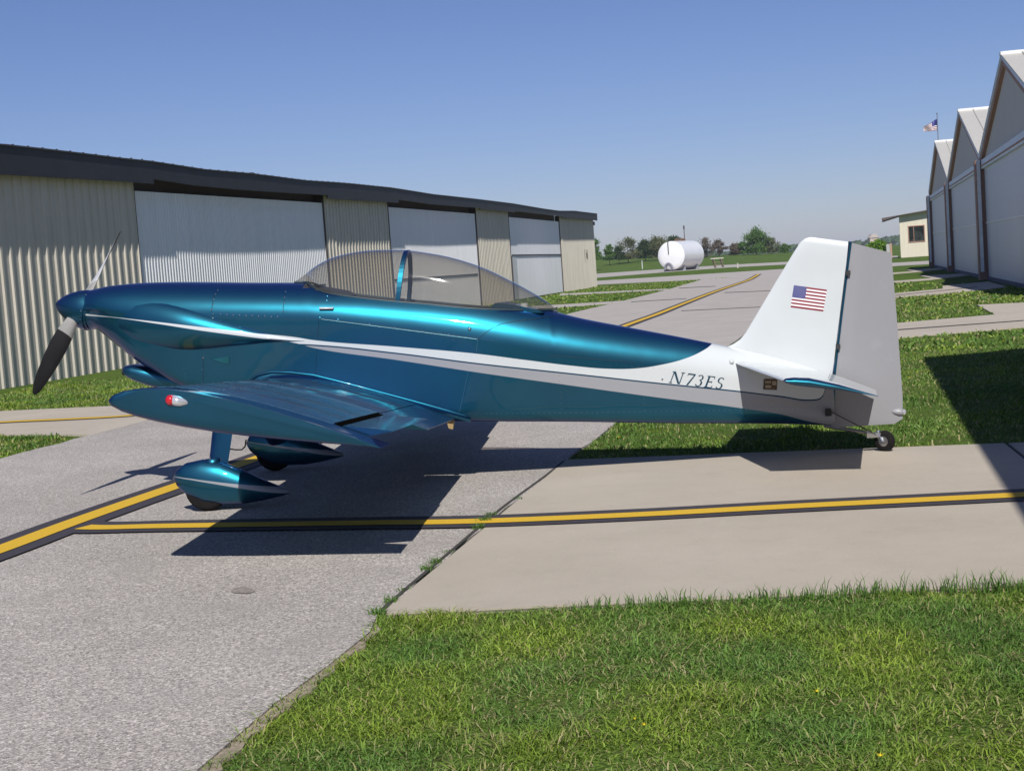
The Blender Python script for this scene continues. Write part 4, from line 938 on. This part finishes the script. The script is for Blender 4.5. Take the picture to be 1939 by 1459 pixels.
for sg in (-1, 1):
    wg = MB().loft([wring(v_, sg, 0, XH) for v_ in (VR, 1.2, 2.2, 3.22)]).build('wing', WINGM, PL, smooth=True, angle=35)
    tp = MB().loft([wring(v_, sg, 0, 1, h, ns) for v_, h, ns in ((3.222, 0, 0), (3.36, .0, 0), (3.44, .03, .001), (3.475, .10, .005), (3.490, .22, .012), (3.496, .38, .022))]).build('wing_tip', TEAL, PL, smooth=True, angle=55)
    MB().loft([wring(v_, sg, XH+.006, 1) for v_ in (VR+.13, 1.86)]).build('flap', WINGM, PL, smooth=True, angle=35)
    # aileron, raised on its hinge
    hu, hz = wpt(XH+.01, .02, 1.9); da = radians(14 if sg < 0 else -14)
    ar = []
    for v_ in (1.885, 3.20):
        hu, hz = wpt(XH+.02, .03, v_); R = []
        for (u, y, z) in wring(v_, sg, XH+.03, 1): du, dz = u-hu, z-hz; R.append((hu+du*cos(da)-dz*sin(da), y, hz+du*sin(da)+dz*cos(da)))
        ar.append(R)
    MB().loft(ar).build('aileron', WINGM, PL, smooth=True, angle=35)
    # solid black block, painted-in shade of the slot between wing and aileron
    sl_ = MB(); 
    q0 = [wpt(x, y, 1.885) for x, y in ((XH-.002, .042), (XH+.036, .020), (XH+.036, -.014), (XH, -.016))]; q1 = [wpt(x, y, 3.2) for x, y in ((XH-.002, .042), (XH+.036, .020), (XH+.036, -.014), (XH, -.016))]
    sl_.loft([[(u, sg*1.885, z) for u, z in q0], [(u, sg*3.2, z) for u, z in q1]]).build('aileron_slot_shade', simple('slot_shade_black', (.004, .004, .004), 1, spec=0), PL)
    for v_ in (1.872, 3.215, .9, 1.55, 2.35, 2.75):     # lapped skin joints across the wing
        pts = [];
        for xx in np.linspace(.04, XH-.01 if v_ != 1.872 else .99, 16): u, z = wpt(xx, np.interp(xx, [a for a, _ in UPA], [b for _, b in UPA]), v_); pts.append((u, sg*v_, z))
        MB().tube(pts, .0016, 4).build('skin_joint', SEAML if v_ in (1.872, 3.215) else SEAM, wg)
    # rivets and skin joints
    rv = MB()
    for xx in (.10, .30):
        for v_ in np.arange(.6, 3.2, .11): u, z = wpt(xx, np.interp(xx, [a for a, _ in UPA], [b for _, b in UPA]), v_); rv.ball((u, sg*v_, z), .0035, 5, 3)
    tag(rv.build('rivets', CHROME, wg), kind='stuff')
    # wing root fillet
    fr_ = []
    path = ((470, 724), (480, 716), (490, 710), (514, 705), (550, 706), (594, 711), (650, 725), (720, 743.5), (800, 765), (850, 779), (880, 788), (891, 791))
    rg = []; bead = []
    for i, (x, y) in enumerate(path):
        q = skin(x, y, .0); p = (q.x, abs(q.y), q.z+.004); bead.append((p[0], sg*(p[1]+.004), p[2]))
        r_ = .075*min(1, .3+i*.25)*(1 if i < 8 else 1-(i-7)*.2); xf = min(.995, max(0, 1-(TEU-p[0])/CH/cos(INC)))
        yu = np.interp(xf, [a for a, _ in UPA], [b for _, b in UPA]); uw, zw = wpt(xf, yu, p[1]+r_); zw = min(zw+.003, p[2]-.004)
        if p[0] > TEU-.06: zw = p[2]-.012
        arc = [(p[0], sg*(p[1]+r_*(1-cos(k/5*pi/2))), p[2]+(zw-p[2])*sin(k/5*pi/2)) for k in range(6)]
        arc += [(p[0], sg*(p[1]+r_*.9), zw-.02), (p[0], sg*(p[1]-.04), zw-.02), (p[0], sg*(p[1]-.03), p[2])]
        rg.append(arc)
    wf_ = MB().loft(rg).build('wing_root_fairing', TEAL, PL, smooth=True, angle=40)
    MB().tube(bead, [.004]+[.009]*(len(bead)-2)+[.004], 8).build('fairing_highlight_bead', TEAL, wf_, smooth=True)  # bead added along the fillet top so a bright sun line shows there
    # navigation light
    uc, zc = L(341, 757, -3.44); ll = []
    zt_off = 0
    cx_, cy_, cz_ = uc, sg*3.488, zc
    nl = MB().loft([[(cx_+du, cy_+sg*r_*1.1*cos(a), cz_+r_*sin(a)-du*.2) for a in [2*pi*k/14 for k in range(14)]] for du, r_ in ((-.045, .010), (-.035, .022), (-.01, .030), (.02, .027), (.05, .013), (.062, .002))]).build('navigation_light', LENS, PL, smooth=True)
    MB().ball((cx_-.030, cy_+sg*.006, cz_+.006), .0285, 12, 8).build('red_lens' if sg < 0 else 'green_lens', REDL if sg < 0 else simple('green_lens', (.01, .35, .06), .1), nl, smooth=True)
# landing gear ----------------------------------------------------------------
for sg in (-1, 1):
    vg = sg*.955
    top = Vector((-.02, sg*.36, .62)); bot = Vector((.045, vg, .16)); lv = Vector((0, sg, 0))
    rg = []
    for t in np.linspace(0, 1, 7):
        c = top.lerp(bot, t); ch_ = .16-.03*t; rg.append([tuple(c+Vector((ch_*(x-.45), 0, 0))+Vector((0, y*ch_*.32, 0))) for x, y in ((0, 0), (.08, .38), (.3, .62), (.6, .45), (1, 0), (.6, -.45), (.3, -.62), (.08, -.38))])
    MB().loft(rg).build('gear_leg', TEAL, PL, smooth=True, angle=60)
    # wheel pant
    tabt = ((328, 905), (336, 888), (352, 876), (385, 869), (420, 873), (460, 890), (500, 908), (530, 920), (548, 926)); tabb = ((328, 906), (336, 922), (352, 938), (385, 952), (420, 955), (460, 953), (500, 946), (530, 939), (548, 934))
    ww = (.006, .055, .084, .102, .104, .092, .070, .045, .02); rg = []
    for (a, b, w_) in zip(tabt, tabb, ww):
        u, z1 = L(a[0], a[1], -.955); _, z0 = L(b[0], b[1], -.955); zc, hz = (z0+z1)/2, (z1-z0)/2
        rg.append([(u, vg+w_*math.copysign(abs(cos(t))**.85, cos(t)), zc+hz*sin(t)) for t in [2*pi*k/24 for k in range(24)]])
    pant = MB().loft(rg)
    if sg < 0:
        p_top = LT(((320, 903), (345, 904), (400, 910), (450, 916), (500, 921), (550, 926)), -1.04); p_bot = LT(((320, 904), (345, 906), (400, 914), (450, 923), (500, 932), (550, 938)), -1.04)
        def rp(t, teal, f):
            band = mul(t, f[1], f[0], inv=True); m = N(t, 'MapRange'); m.inputs[3].default_value = .9; m.inputs[4].default_value = .3; t.links.new(band, m.inputs[0])
            return mixc(t, band, teal, (.42, .44, .46)), m.outputs[0]
        PANTM = pearl(m_striped('wheel_pant_paint', [p_top, p_bot], rp, -.5, .8, 0, .5))
    po = pant.build('wheel_pant', PANTM, PL, smooth=True, angle=60)
    WR = .155
    MB().loft([[(-.005+r_*cos(a), vg+y, WR+r_*sin(a)) for a in [2*pi*k/32 for k in range(32)]] for y, r_ in ((-.055, .06), (-.055, .12), (-.045, .145), (-.02, .155), (.02, .155), (.045, .145), (.055, .12), (.055, .06))]).build('wheel', BLACK, PL, smooth=True, angle=50)
    MB().tube([(.05, vg+sg*-.0, .30), (.05, vg, .36)], .055, 12).build('leg_fairing', TEAL, PL, smooth=True)
# exhaust and vent pipes under the cowling
for v_ in (-.13, .13): MB().tube([(-.15, v_, .72), (.05, v_, .60), (.20, v_, .56)], .025, 10).build('exhaust_pipe', simple('exhaust_steel', (.18, .14, .11), .5, .8), PL, smooth=True)
a = [L(x, y, .5) for x, y in ((432, 849), (446, 851), (458, 851), (464, 845), (466, 832))]; MB().tube([(u, .5, z) for u, z in a], .006, 6).build('vent_tube', DARK, PL)
a = [L(x, y, -.3) for x, y in ((846, 795), (860, 795), (858, 812), (850, 810))]; MB().prism(a, -.32, -.26, lambda p, q, h: (p, h, q)).build('step_bracket', simple('brass_bracket', (.35, .25, .12), .5), PL)
# tail ----------------------------------------------------------------------
def finprof(s): return (s**.5)*(1.35-.35*s) if s > 0 else 0
fin_le = [L(x, y) for x, y in ((1362, 668), (1374, 658), (1390, 650.5), (1402, 642), (1412, 630), (1431, 598), (1466, 539), (1501, 481), (1516, 458), (1524, 451.5), (1534, 448.8))]
fin_te = [L(x, y) for x, y in ((1574.6, 712), (1575, 704), (1576.5, 694), (1578, 682), (1580, 665), (1585, 625), (1593, 562), (1601, 500), (1604, 472), (1605, 463), (1605.5, 457.5))]
def fhalf(k): return .038*(1-.35*k/10)
FR = []
for k, (a, b) in enumerate(zip(fin_le, fin_te)):
    th = fhalf(k) if k < 9 else fhalf(k)*(.8 if k == 9 else .35); r = []
    ss = [0, .01, .03, .07, .14, .25, .4, .6, .8, 1]
    for s in ss: r.append((a[0]+(b[0]-a[0])*s, -th*finprof(s), a[1]+(b[1]-a[1])*s))
    for s in ss[:0:-1]: r.append((a[0]+(b[0]-a[0])*s, th*finprof(s), a[1]+(b[1]-a[1])*s))
    FR.append(r)
FIN = MB().loft(FR).build('fin', WHITEP, PL, smooth=True, angle=50)
g_le = [L(x, y) for x, y in ((1608, 457.5), (1600, 520), (1590, 600), (1577.5, 707), (1575.5, 745), (1572, 800))]
MB().loft([[(u-.0, -.026, z), (u+.016, -.026, z), (u+.016, .026, z), (u, .026, z)] for u, z in g_le]).build('hinge_gap_strip', TEAL, PL)
hb_ = MB()
for (x, y) in ((1603, 516), (1584, 655)):
    u, z = L(x, y); hb_ = MB(); hb_.box((u-.01, -.05, z-.02), (u+.02, .05, z+.015)); hb_.build('rudder_hinge', DARK, PL)
u, z = L(1568, 779, -.06); MB().box((u-.02, -.09, z-.03), (u+.02, .09, z+.02)).build('rudder_horn', DARK, PL)
ru_f = [L(x, y) for x, y in ((1611.5, 459.5), (1605, 512), (1594, 600), (1581, 707), (1578, 745), (1574, 795), (1574, 809))]
ru_t = [L(x, y) for x, y in ((1687.5, 479), (1692, 530), (1698, 600), (1706, 707), (1709, 750), (1709.5, 792), (1694, 802))]
rr_ = []
for k, (a, b) in enumerate(zip(ru_f, ru_t)):
    th = (.026 if k else .020) if k < 6 else .012; r = []
    for s, q in ((0, .8), (.03, 1), (.3, .85), (.7, .42), (1, .07)): r.append((a[0]+(b[0]-a[0])*s, -th*q, a[1]+(b[1]-a[1])*s))
    for s, q in ((1, .07), (.7, .42), (.3, .85), (.03, 1), (0, .8)): r.append((a[0]+(b[0]-a[0])*s, th*q, a[1]+(b[1]-a[1])*s))
    rr_.append(r)
def m_rud():
    m, t, b = nodes('rudder_silver_paint'); co = coords(t); x = mixc(t, ramp(t, noi(t, co, 2.3, 5, .75), [(.57, 0.0), (.66, .25)]), (.275, .275, .29), (.36, .36, .37))
    t.links.new(x, b.inputs['Base Color']); b.inputs['Roughness'].default_value = .5; return m
RUD = MB().loft(rr_).build('rudder', m_rud(), PL, smooth=True, angle=40)
u0_, z0_ = L(1686, 779); u1_, z1_ = L(1714, 780)
TL_ = MB().loft([[(u0_+(u1_-u0_)*t, r_*cos(a), z0_+(z1_-z0_)*t+r_*sin(a)) for a in [2*pi*k/14 for k in range(14)]] for t, r_ in ((0, .004), (.25, .019), (.55, .026), (.85, .024))]).build('tail_light_fairing', SILVER, PL, smooth=True)
MB().ball((u0_+(u1_-u0_)*.88, 0, z0_+(z1_-z0_)*.88), .023, 12, 8).build('tail_light', LENS, TL_, smooth=True)
# horizontal tail
st_r = dict(le=L(1388, 687, -.14), h=L(1573, 712, -.05), te=L(1658, 738, -.05)); st_t = dict(le=L(1482, 720, -1.28), h=L(1567, 725, -1.28), te=L(1661, 749, -1.28))
for sg in (-1, 1):
    def srg2(q, v_, a, b, th, names=('le', 'h')):
        (ua, za), (ub, zb) = q[names[0]], q[names[1]]; r = []
        prof = [(0, 0), (.02, .35), (.08, .65), (.22, .9), (.5, 1), (1, .85)] if names[0] == 'le' else [(0, .85), (.3, .7), (.7, .33), (1, .05)]
        for s, h in prof: r.append((ua+(ub-ua)*s, sg*v_, za+(zb-za)*s+th*h))
        for s, h in prof[::-1][:(-1 if names[0] == 'le' else None)]: r.append((ua+(ub-ua)*s, sg*v_, za+(zb-za)*s-th*h))
        return r
    def lq(t): return {k: (st_r[k][0]+(st_t[k][0]-st_r[k][0])*t, st_r[k][1]+(st_t[k][1]-st_r[k][1])*t) for k in st_r}
    MB().loft([srg2(lq(t), .04+1.24*t, 0, 0, .032-.008*t) for t in (0, .5, 1)]).build('stabilizer', WHITEP, PL, smooth=True, angle=40)
    MB().loft([srg2(lq(t), .06+1.22*t, 0, 0, .027-.006*t, ('h', 'te')) for t in (.02, .5, 1)]).build('elevator', WHITEP, PL, smooth=True, angle=40)
    q = lq(1); R = []
    for dv, k_ in ((0, 1), (.02, .9), (.035, .6), (.043, .1)):
        r = []; (ua, za), (ub, zb) = q['le'], q['te']
        for s, h in ((0, 0), (.03, .5), (.12, .85), (.28, 1), (.6, .62), (1, .06)): r.append((ua+(ub-ua)*s, sg*(1.281+dv), za+(q['h'][1]-za)*min(1, s/.42)*1+(zb-q['h'][1])*max(0, (s-.42)/.58)+.030*h*k_))
        for s, h in ((1, .06), (.6, .62), (.28, 1), (.12, .85), (.03, .5)): r.append((ua+(ub-ua)*s, sg*(1.281+dv), za+(q['h'][1]-za)*min(1, s/.42)*1+(zb-q['h'][1])*max(0, (s-.42)/.58)-.030*h*k_))
        R.append(r)
    MB().loft(R).build('stabilizer_tip', TEAL, PL, smooth=True, angle=60)
# fuel of small things on the skin
def patch(name, pts, m, d=.002, par=None):
    q = [skin(x, y, d) for x, y in pts]; n_ = len(q); off = Vector((0, -.002, 0))
    vs = [p for p in q]+[p+off*-1.5 for p in q]; return MB().add(vs, [tuple(range(n_)), tuple(range(n_, 2*n_))[::-1]]+[(i, (i+1) % n_, (i+1) % n_+n_, i+n_) for i in range(n_)]).build(name, m, par or PL)
def seam(name, pts, wd, m, d=.0015, n_=14):
    q = []; T = [(i/n_) for i in range(n_+1)]; xs = []
    P = pts; tot = len(P)-1
    for t in T: k = min(int(t*tot), tot-1); f_ = t*tot-k; xs.append((P[k][0]+(P[k+1][0]-P[k][0])*f_, P[k][1]+(P[k+1][1]-P[k][1])*f_))
    pt = [skin(x, y, d) for x, y in xs]; return MB().tube(pt, wd/2, 5).build(name, m, FUS)
seam('panel_seam', ((605, 603), (750, 621), (905, 641)), .005, SEAM); seam('panel_seam', ((608, 604), (750, 622.2), (903, 642)), .0016, SEAML, .003)
seam('panel_seam', ((905, 641), (925, 625), (945, 614), (975, 608), (1010, 604), (1060, 596)), .004, SEAM)
seam('panel_seam', ((905, 641), (902, 665)), .004, SEAML); seam('panel_seam', ((887, 702), (870, 780)), .003, SEAML)
seam('panel_seam', ((604, 606), (601, 640)), .003, SEAM); seam('panel_seam', ((385, 675), (384, 722)), .0035, SEAM)
seam('panel_seam', ((600, 663), (597, 712)), .003, SEAM); seam('panel_seam', ((414, 545), (404, 565), (400, 590)), .0035, SEAM)
seam('panel_seam', ((541, 545), (537, 575), (536, 592)), .003, SEAM); seam('panel_seam', ((1040, 672), (1200, 686)), .0022, SEAM)
rv = MB()
for x, y in [(413, 549), (408, 557), (405, 566), (404, 576), (401, 586), (404, 594), (418, 594), (430, 595), (442, 596), (454, 596), (466, 597), (478, 597), (490, 598), (502, 598), (514, 599), (526, 599), (541, 552), (539, 563), (538, 573), (536, 582), (536, 590), (606, 600), (640, 604), (700, 613), (748, 620), (800, 627), (850, 633), (385, 677), (384, 700), (385, 655), (620, 560), (619, 568)]:
    rv.ball(skin(x, y, .0), .006, 6, 4)
for (x, y) in [(x, 612+(x-1100)*.11+60) for x in range(1000, 1340, 14)]: rv.ball(skin(x, 672+(x-1000)*.10, .0), .0022, 5, 3)
for u0_, z0_, u1_, z1_ in ((-.30, .80, -.30, 1.00), (.66, 1.30, .66, 1.06), (1.72, 1.12, 1.66, .60), (2.45, 1.05, 2.45, .45), (3.05, .92, 3.05, .40), (1.75, .50, 4.2, .36), (1.75, .93, 3.4, .70)):
    n_ = int(sqrt((u1_-u0_)**2+(z1_-z0_)**2)/.038)
    for k in range(n_): rv.ball(skinu(u0_+(u1_-u0_)*k/n_, z0_+(z1_-z0_)*k/n_, -.0006), .0026, 5, 3)
tag(rv.build('rivets', CHROME, FUS), kind='stuff')
h0, h1 = skin(606, 583.5, .016), skin(631, 583.5, .016); MB().tube([h0+Vector((0, .016, 0)), h0, h1, h1+Vector((0, .016, 0))], .008, 8)  .build('canopy_handle', WHITEP, PL, smooth=True)
MB().ball(skin(889, 622, .004), .013, 10, 6).build('canopy_lock', CHROME, PL, smooth=True)
patch('vent_scoop', ((402, 680), (434, 674), (434, 689), (420, 686)), simple('vent_teal', (.02, .14, .18), .3, .6), .006)
MB().ball(skin(1254, 717, .002), .008, 8, 5).build('static_port', CHROME, PL, smooth=True)
pl_ = patch('data_plate', ((1446, 717), (1472, 717), (1471, 738), (1445, 737)), simple('data_plate_metal', (.10, .07, .045), .5, .3, vary=.6, scale=60), .004)
for (x0, y0, x1, y1) in ((1449, 721, 1460, 725), (1462, 721, 1470, 729), (1449, 729, 1460, 734)): patch('plate_field', ((x0, y0), (x1, y0), (x1, y1), (x0, y1)), simple('plate_field_tan', (.35, .28, .2), .5), .0065, pl_)
MB().ball(skin(1385, 685, .0), .02, 8, 5).build('stabilizer_bolt', WHITEP, PL, smooth=True)
# registration letters: serifed strokes as polygons in a unit cell (x right, y up)
def glyph(c):
    q = lambda x0, y0, x1, y1: [(x0, y0), (x1, y0), (x1, y1), (x0, y1)]
    if c == 'N': return [q(.10, 0, .17, 1), q(.0, 0, .27, .05), q(.0, .95, .24, 1), [(.08, 1), (.26, 1), (.86, 0), (.70, 0)], q(.80, 0, .87, 1), q(.69, .95, .98, 1)], 1.08
    if c == '7': return [[(.05, 1), (.64, 1), (.64, .90), (.05, .90)], [(.05, .90), (.10, .90), (.07, .78), (.05, .78)], [(.55, .92), (.64, .92), (.34, 0), (.20, 0)]], .70
    if c == 'E': return [q(.08, 0, .22, 1), q(.0, 0, .60, .06), q(.0, .94, .60, 1), q(.22, .48, .48, .54), [(.54, .06), (.60, .06), (.62, .22), (.58, .22)], [(.54, .94), (.60, .94), (.60, .80), (.56, .80)], q(.44, .42, .48, .60)], .72
    if c in '3S':
        out = []
        def arc(cx_, cy_, rx, ry, a0, a1, wt, n_=9):
            for i in range(n_):
                a, b = a0+(a1-a0)*i/n_, a0+(a1-a0)*(i+1)/n_
                wa, wb = [.05+wt*abs(cos(t)) for t in (a, b)]
                out.append([(cx_+rx*cos(a), cy_+ry*sin(a)), (cx_+rx*cos(b), cy_+ry*sin(b)), (cx_+(rx-wb)*cos(b), cy_+(ry-.055)*sin(b)), (cx_+(rx-wa)*cos(a), cy_+(ry-.055)*sin(a))])
        if c == '3': arc(.28, .76, .24, .24, radians(150), radians(-90), .07); arc(.28, .28, .28, .28, radians(90), radians(-150), .09); return out, .68
        arc(.30, .75, .25, .25, radians(30), radians(270), .07); arc(.30, .265, .27, .265, radians(90), radians(-150), .09); return out, .66
base0, base1 = (1266, 724), (1368, 737); Hpx = 21.5; word = 'N73ES'; adv = [glyph(c)[1] for c in word]; tot = sum(adv)+.10*4; x = 0
for c, a_ in zip(word, adv):
    polys, _ = glyph(c); mb = MB()
    for P in polys:
        q = []
        for (gx, gy) in P:
            t = (x+gx)/tot; bx = base0[0]+(base1[0]-base0[0])*t; by = base0[1]+(base1[1]-base0[1])*t; q.append(skin(bx+gy*8.0, by-gy*Hpx, .003))
        n_ = len(q); vs = q+[p+Vector((0, .003, 0)) for p in q]
        mb.add(vs, [tuple(range(n_)), tuple(range(n_, 2*n_))[::-1]]+[(i, (i+1) % n_, (i+1) % n_+n_, i+n_) for i in range(n_)])
    mb.build('letter', NAVY, FUS); x += a_+.10
# flag on the fin
TLp, TRp, BRp, BLp = (1503.7, 540), (1566, 548.5), (1559, 589.5), (1497.4, 581.5)
def flagpt(a, b, d=.0015):
    x = (TLp[0]*(1-a)+TRp[0]*a)*(1-b)+(BLp[0]*(1-a)+BRp[0]*a)*b; y = (TLp[1]*(1-a)+TRp[1]*a)*(1-b)+(BLp[1]*(1-a)+BRp[1]*a)*b
    # fin thickness there
    u, z = L(x, y, -.034); best = None
    zl = sorted((p[1], p[0]) for p in fin_le); zt2 = sorted((p[1], p[0]) for p in fin_te); ule = np.interp(z, *zip(*zl)); ute = np.interp(z, *zip(*zt2)); s = min(1, max(.02, (u-ule)/(ute-ule)))
    kk = np.interp(z, [p[1] for p in fin_te], range(len(fin_te))); return Vector((u, -(fhalf(kk)*finprof(s)+d), z))
def fq(name, a0, b0, a1, b1, m, d):
    n_ = 4; vs = []
    for i in range(n_+1): a = a0+(a1-a0)*i/n_; vs += [flagpt(a, b0, d), flagpt(a, b1, d)]
    return mesh(name, vs, [(2*i, 2*i+1, 2*i+3, 2*i+2) for i in range(n_)], m, FIN)
for k in range(13): fq('flag_stripe', 0, k/13, 1, (k+1)/13, INKR if k % 2 == 0 else INKW, .0015)
fq('flag_canton', 0, 0, .39, 7/13, INKB, .003)
st = MB()
for r_ in range(9):
    for c_ in range(6 if r_ % 2 == 0 else 5):
        a = (.033+.065*c_+(0 if r_ % 2 == 0 else .0325)); b = (.055+r_*.0535)*1.0; p = flagpt(a, b, .004); rad_ = .0032; vs = []
        for k in range(10): q_ = rad_*(1 if k % 2 == 0 else .45); vs.append(p+Vector((q_*sin(pi*k/5), 0, q_*cos(pi*k/5))))
        st.add(vs, [tuple(range(10))])
tag(st.build('flag_stars', INKW, FIN), kind='stuff')
# tail wheel ------------------------------------------------------------------
a0, a1 = L(1560, 805, 0), L(1664, 823, 0)
MB().tube([(a0[0], 0, a0[1]), (a1[0], 0, a1[1])], [.016, .011], 10).build('tail_spring', simple('spring_steel', (.25, .24, .24), .4, .7), PL, smooth=True)
MB().box((a1[0]-.09, -.022, a1[1]-.015), (a1[0]+.01, .022, a1[1]+.016)).build('spring_clamp', ALU, PL)
wu, wz = L(1676, 841, -.02); WA = radians(38); wd_ = Vector((cos(WA), sin(WA)*-1, 0)); wa_ = Vector((sin(WA), cos(WA), 0))
def tw(y, r_): c = Vector((wu, -.01, .078)); return [tuple(c+wa_*y+wd_*(r_*cos(a))+Vector((0, 0, r_*sin(a)))) for a in [2*pi*k/28 for k in range(28)]]
TWL = MB().loft([tw(-.022, .045), tw(-.022, .062), tw(-.012, .077), tw(.012, .077), tw(.022, .062), tw(.022, .045)]).build('tail_wheel', BLACK, PL, smooth=True, angle=50)
MB().loft([tw(-.026, .012), tw(-.024, .036), tw(.024, .036), tw(.026, .012)]).build('hub', ALU, TWL, smooth=True, angle=40)
fk = MB()
for y in (-.034, .034):
    c = Vector((wu, -.01, .078)); fk.tube([tuple(c+wa_*y), tuple(c+wa_*y*.9+wd_*-.03+Vector((0, 0, .06))), (a1[0], y*.4, a1[1])], .008, 6)
fk.build('tail_wheel_fork', ALU, PL)
MB().tube([(a1[0], 0, a1[1]-.03), (a1[0], 0, a1[1]+.03)], .015, 8).build('tail_wheel_pivot', CHROME, PL)
ch = MB(); u_, z_ = L(1575, 780, -.1)
for sg in (-1, 1): ch.tube([(u_, sg*.08, z_), (a1[0]-.03, sg*.06, a1[1]+.01)], .0035, 5)
ch.build('steering_spring', simple('spring_dark', (.08, .07, .07), .4, .8), PL)
tl = [L(x, y, -.05) for x, y in ((1600, 858), (1640, 856), (1668, 862), (1678, 856))]

# ---- thin air haze: one closed box round camera and scene
hz = MB().box((-5000, -3500, -2.5), (5000, 8500, 32)).build('haze', None); tag(hz, 'thin pale summer haze in the air over the whole airfield', 'haze', kind='stuff')
hm_ = bpy.data.materials.new('thin_haze'); hm_.use_nodes = True; t_ = hm_.node_tree; t_.nodes.remove(t_.nodes['Principled BSDF'])
pv = N(t_, 'VolumePrincipled'); pv.inputs['Color'].default_value = (.80, .88, 1, 1); pv.inputs['Density'].default_value = .00016; t_.links.new(pv.outputs[0], t_.nodes['Material Output'].inputs['Volume']); hz.data.materials.append(hm_)
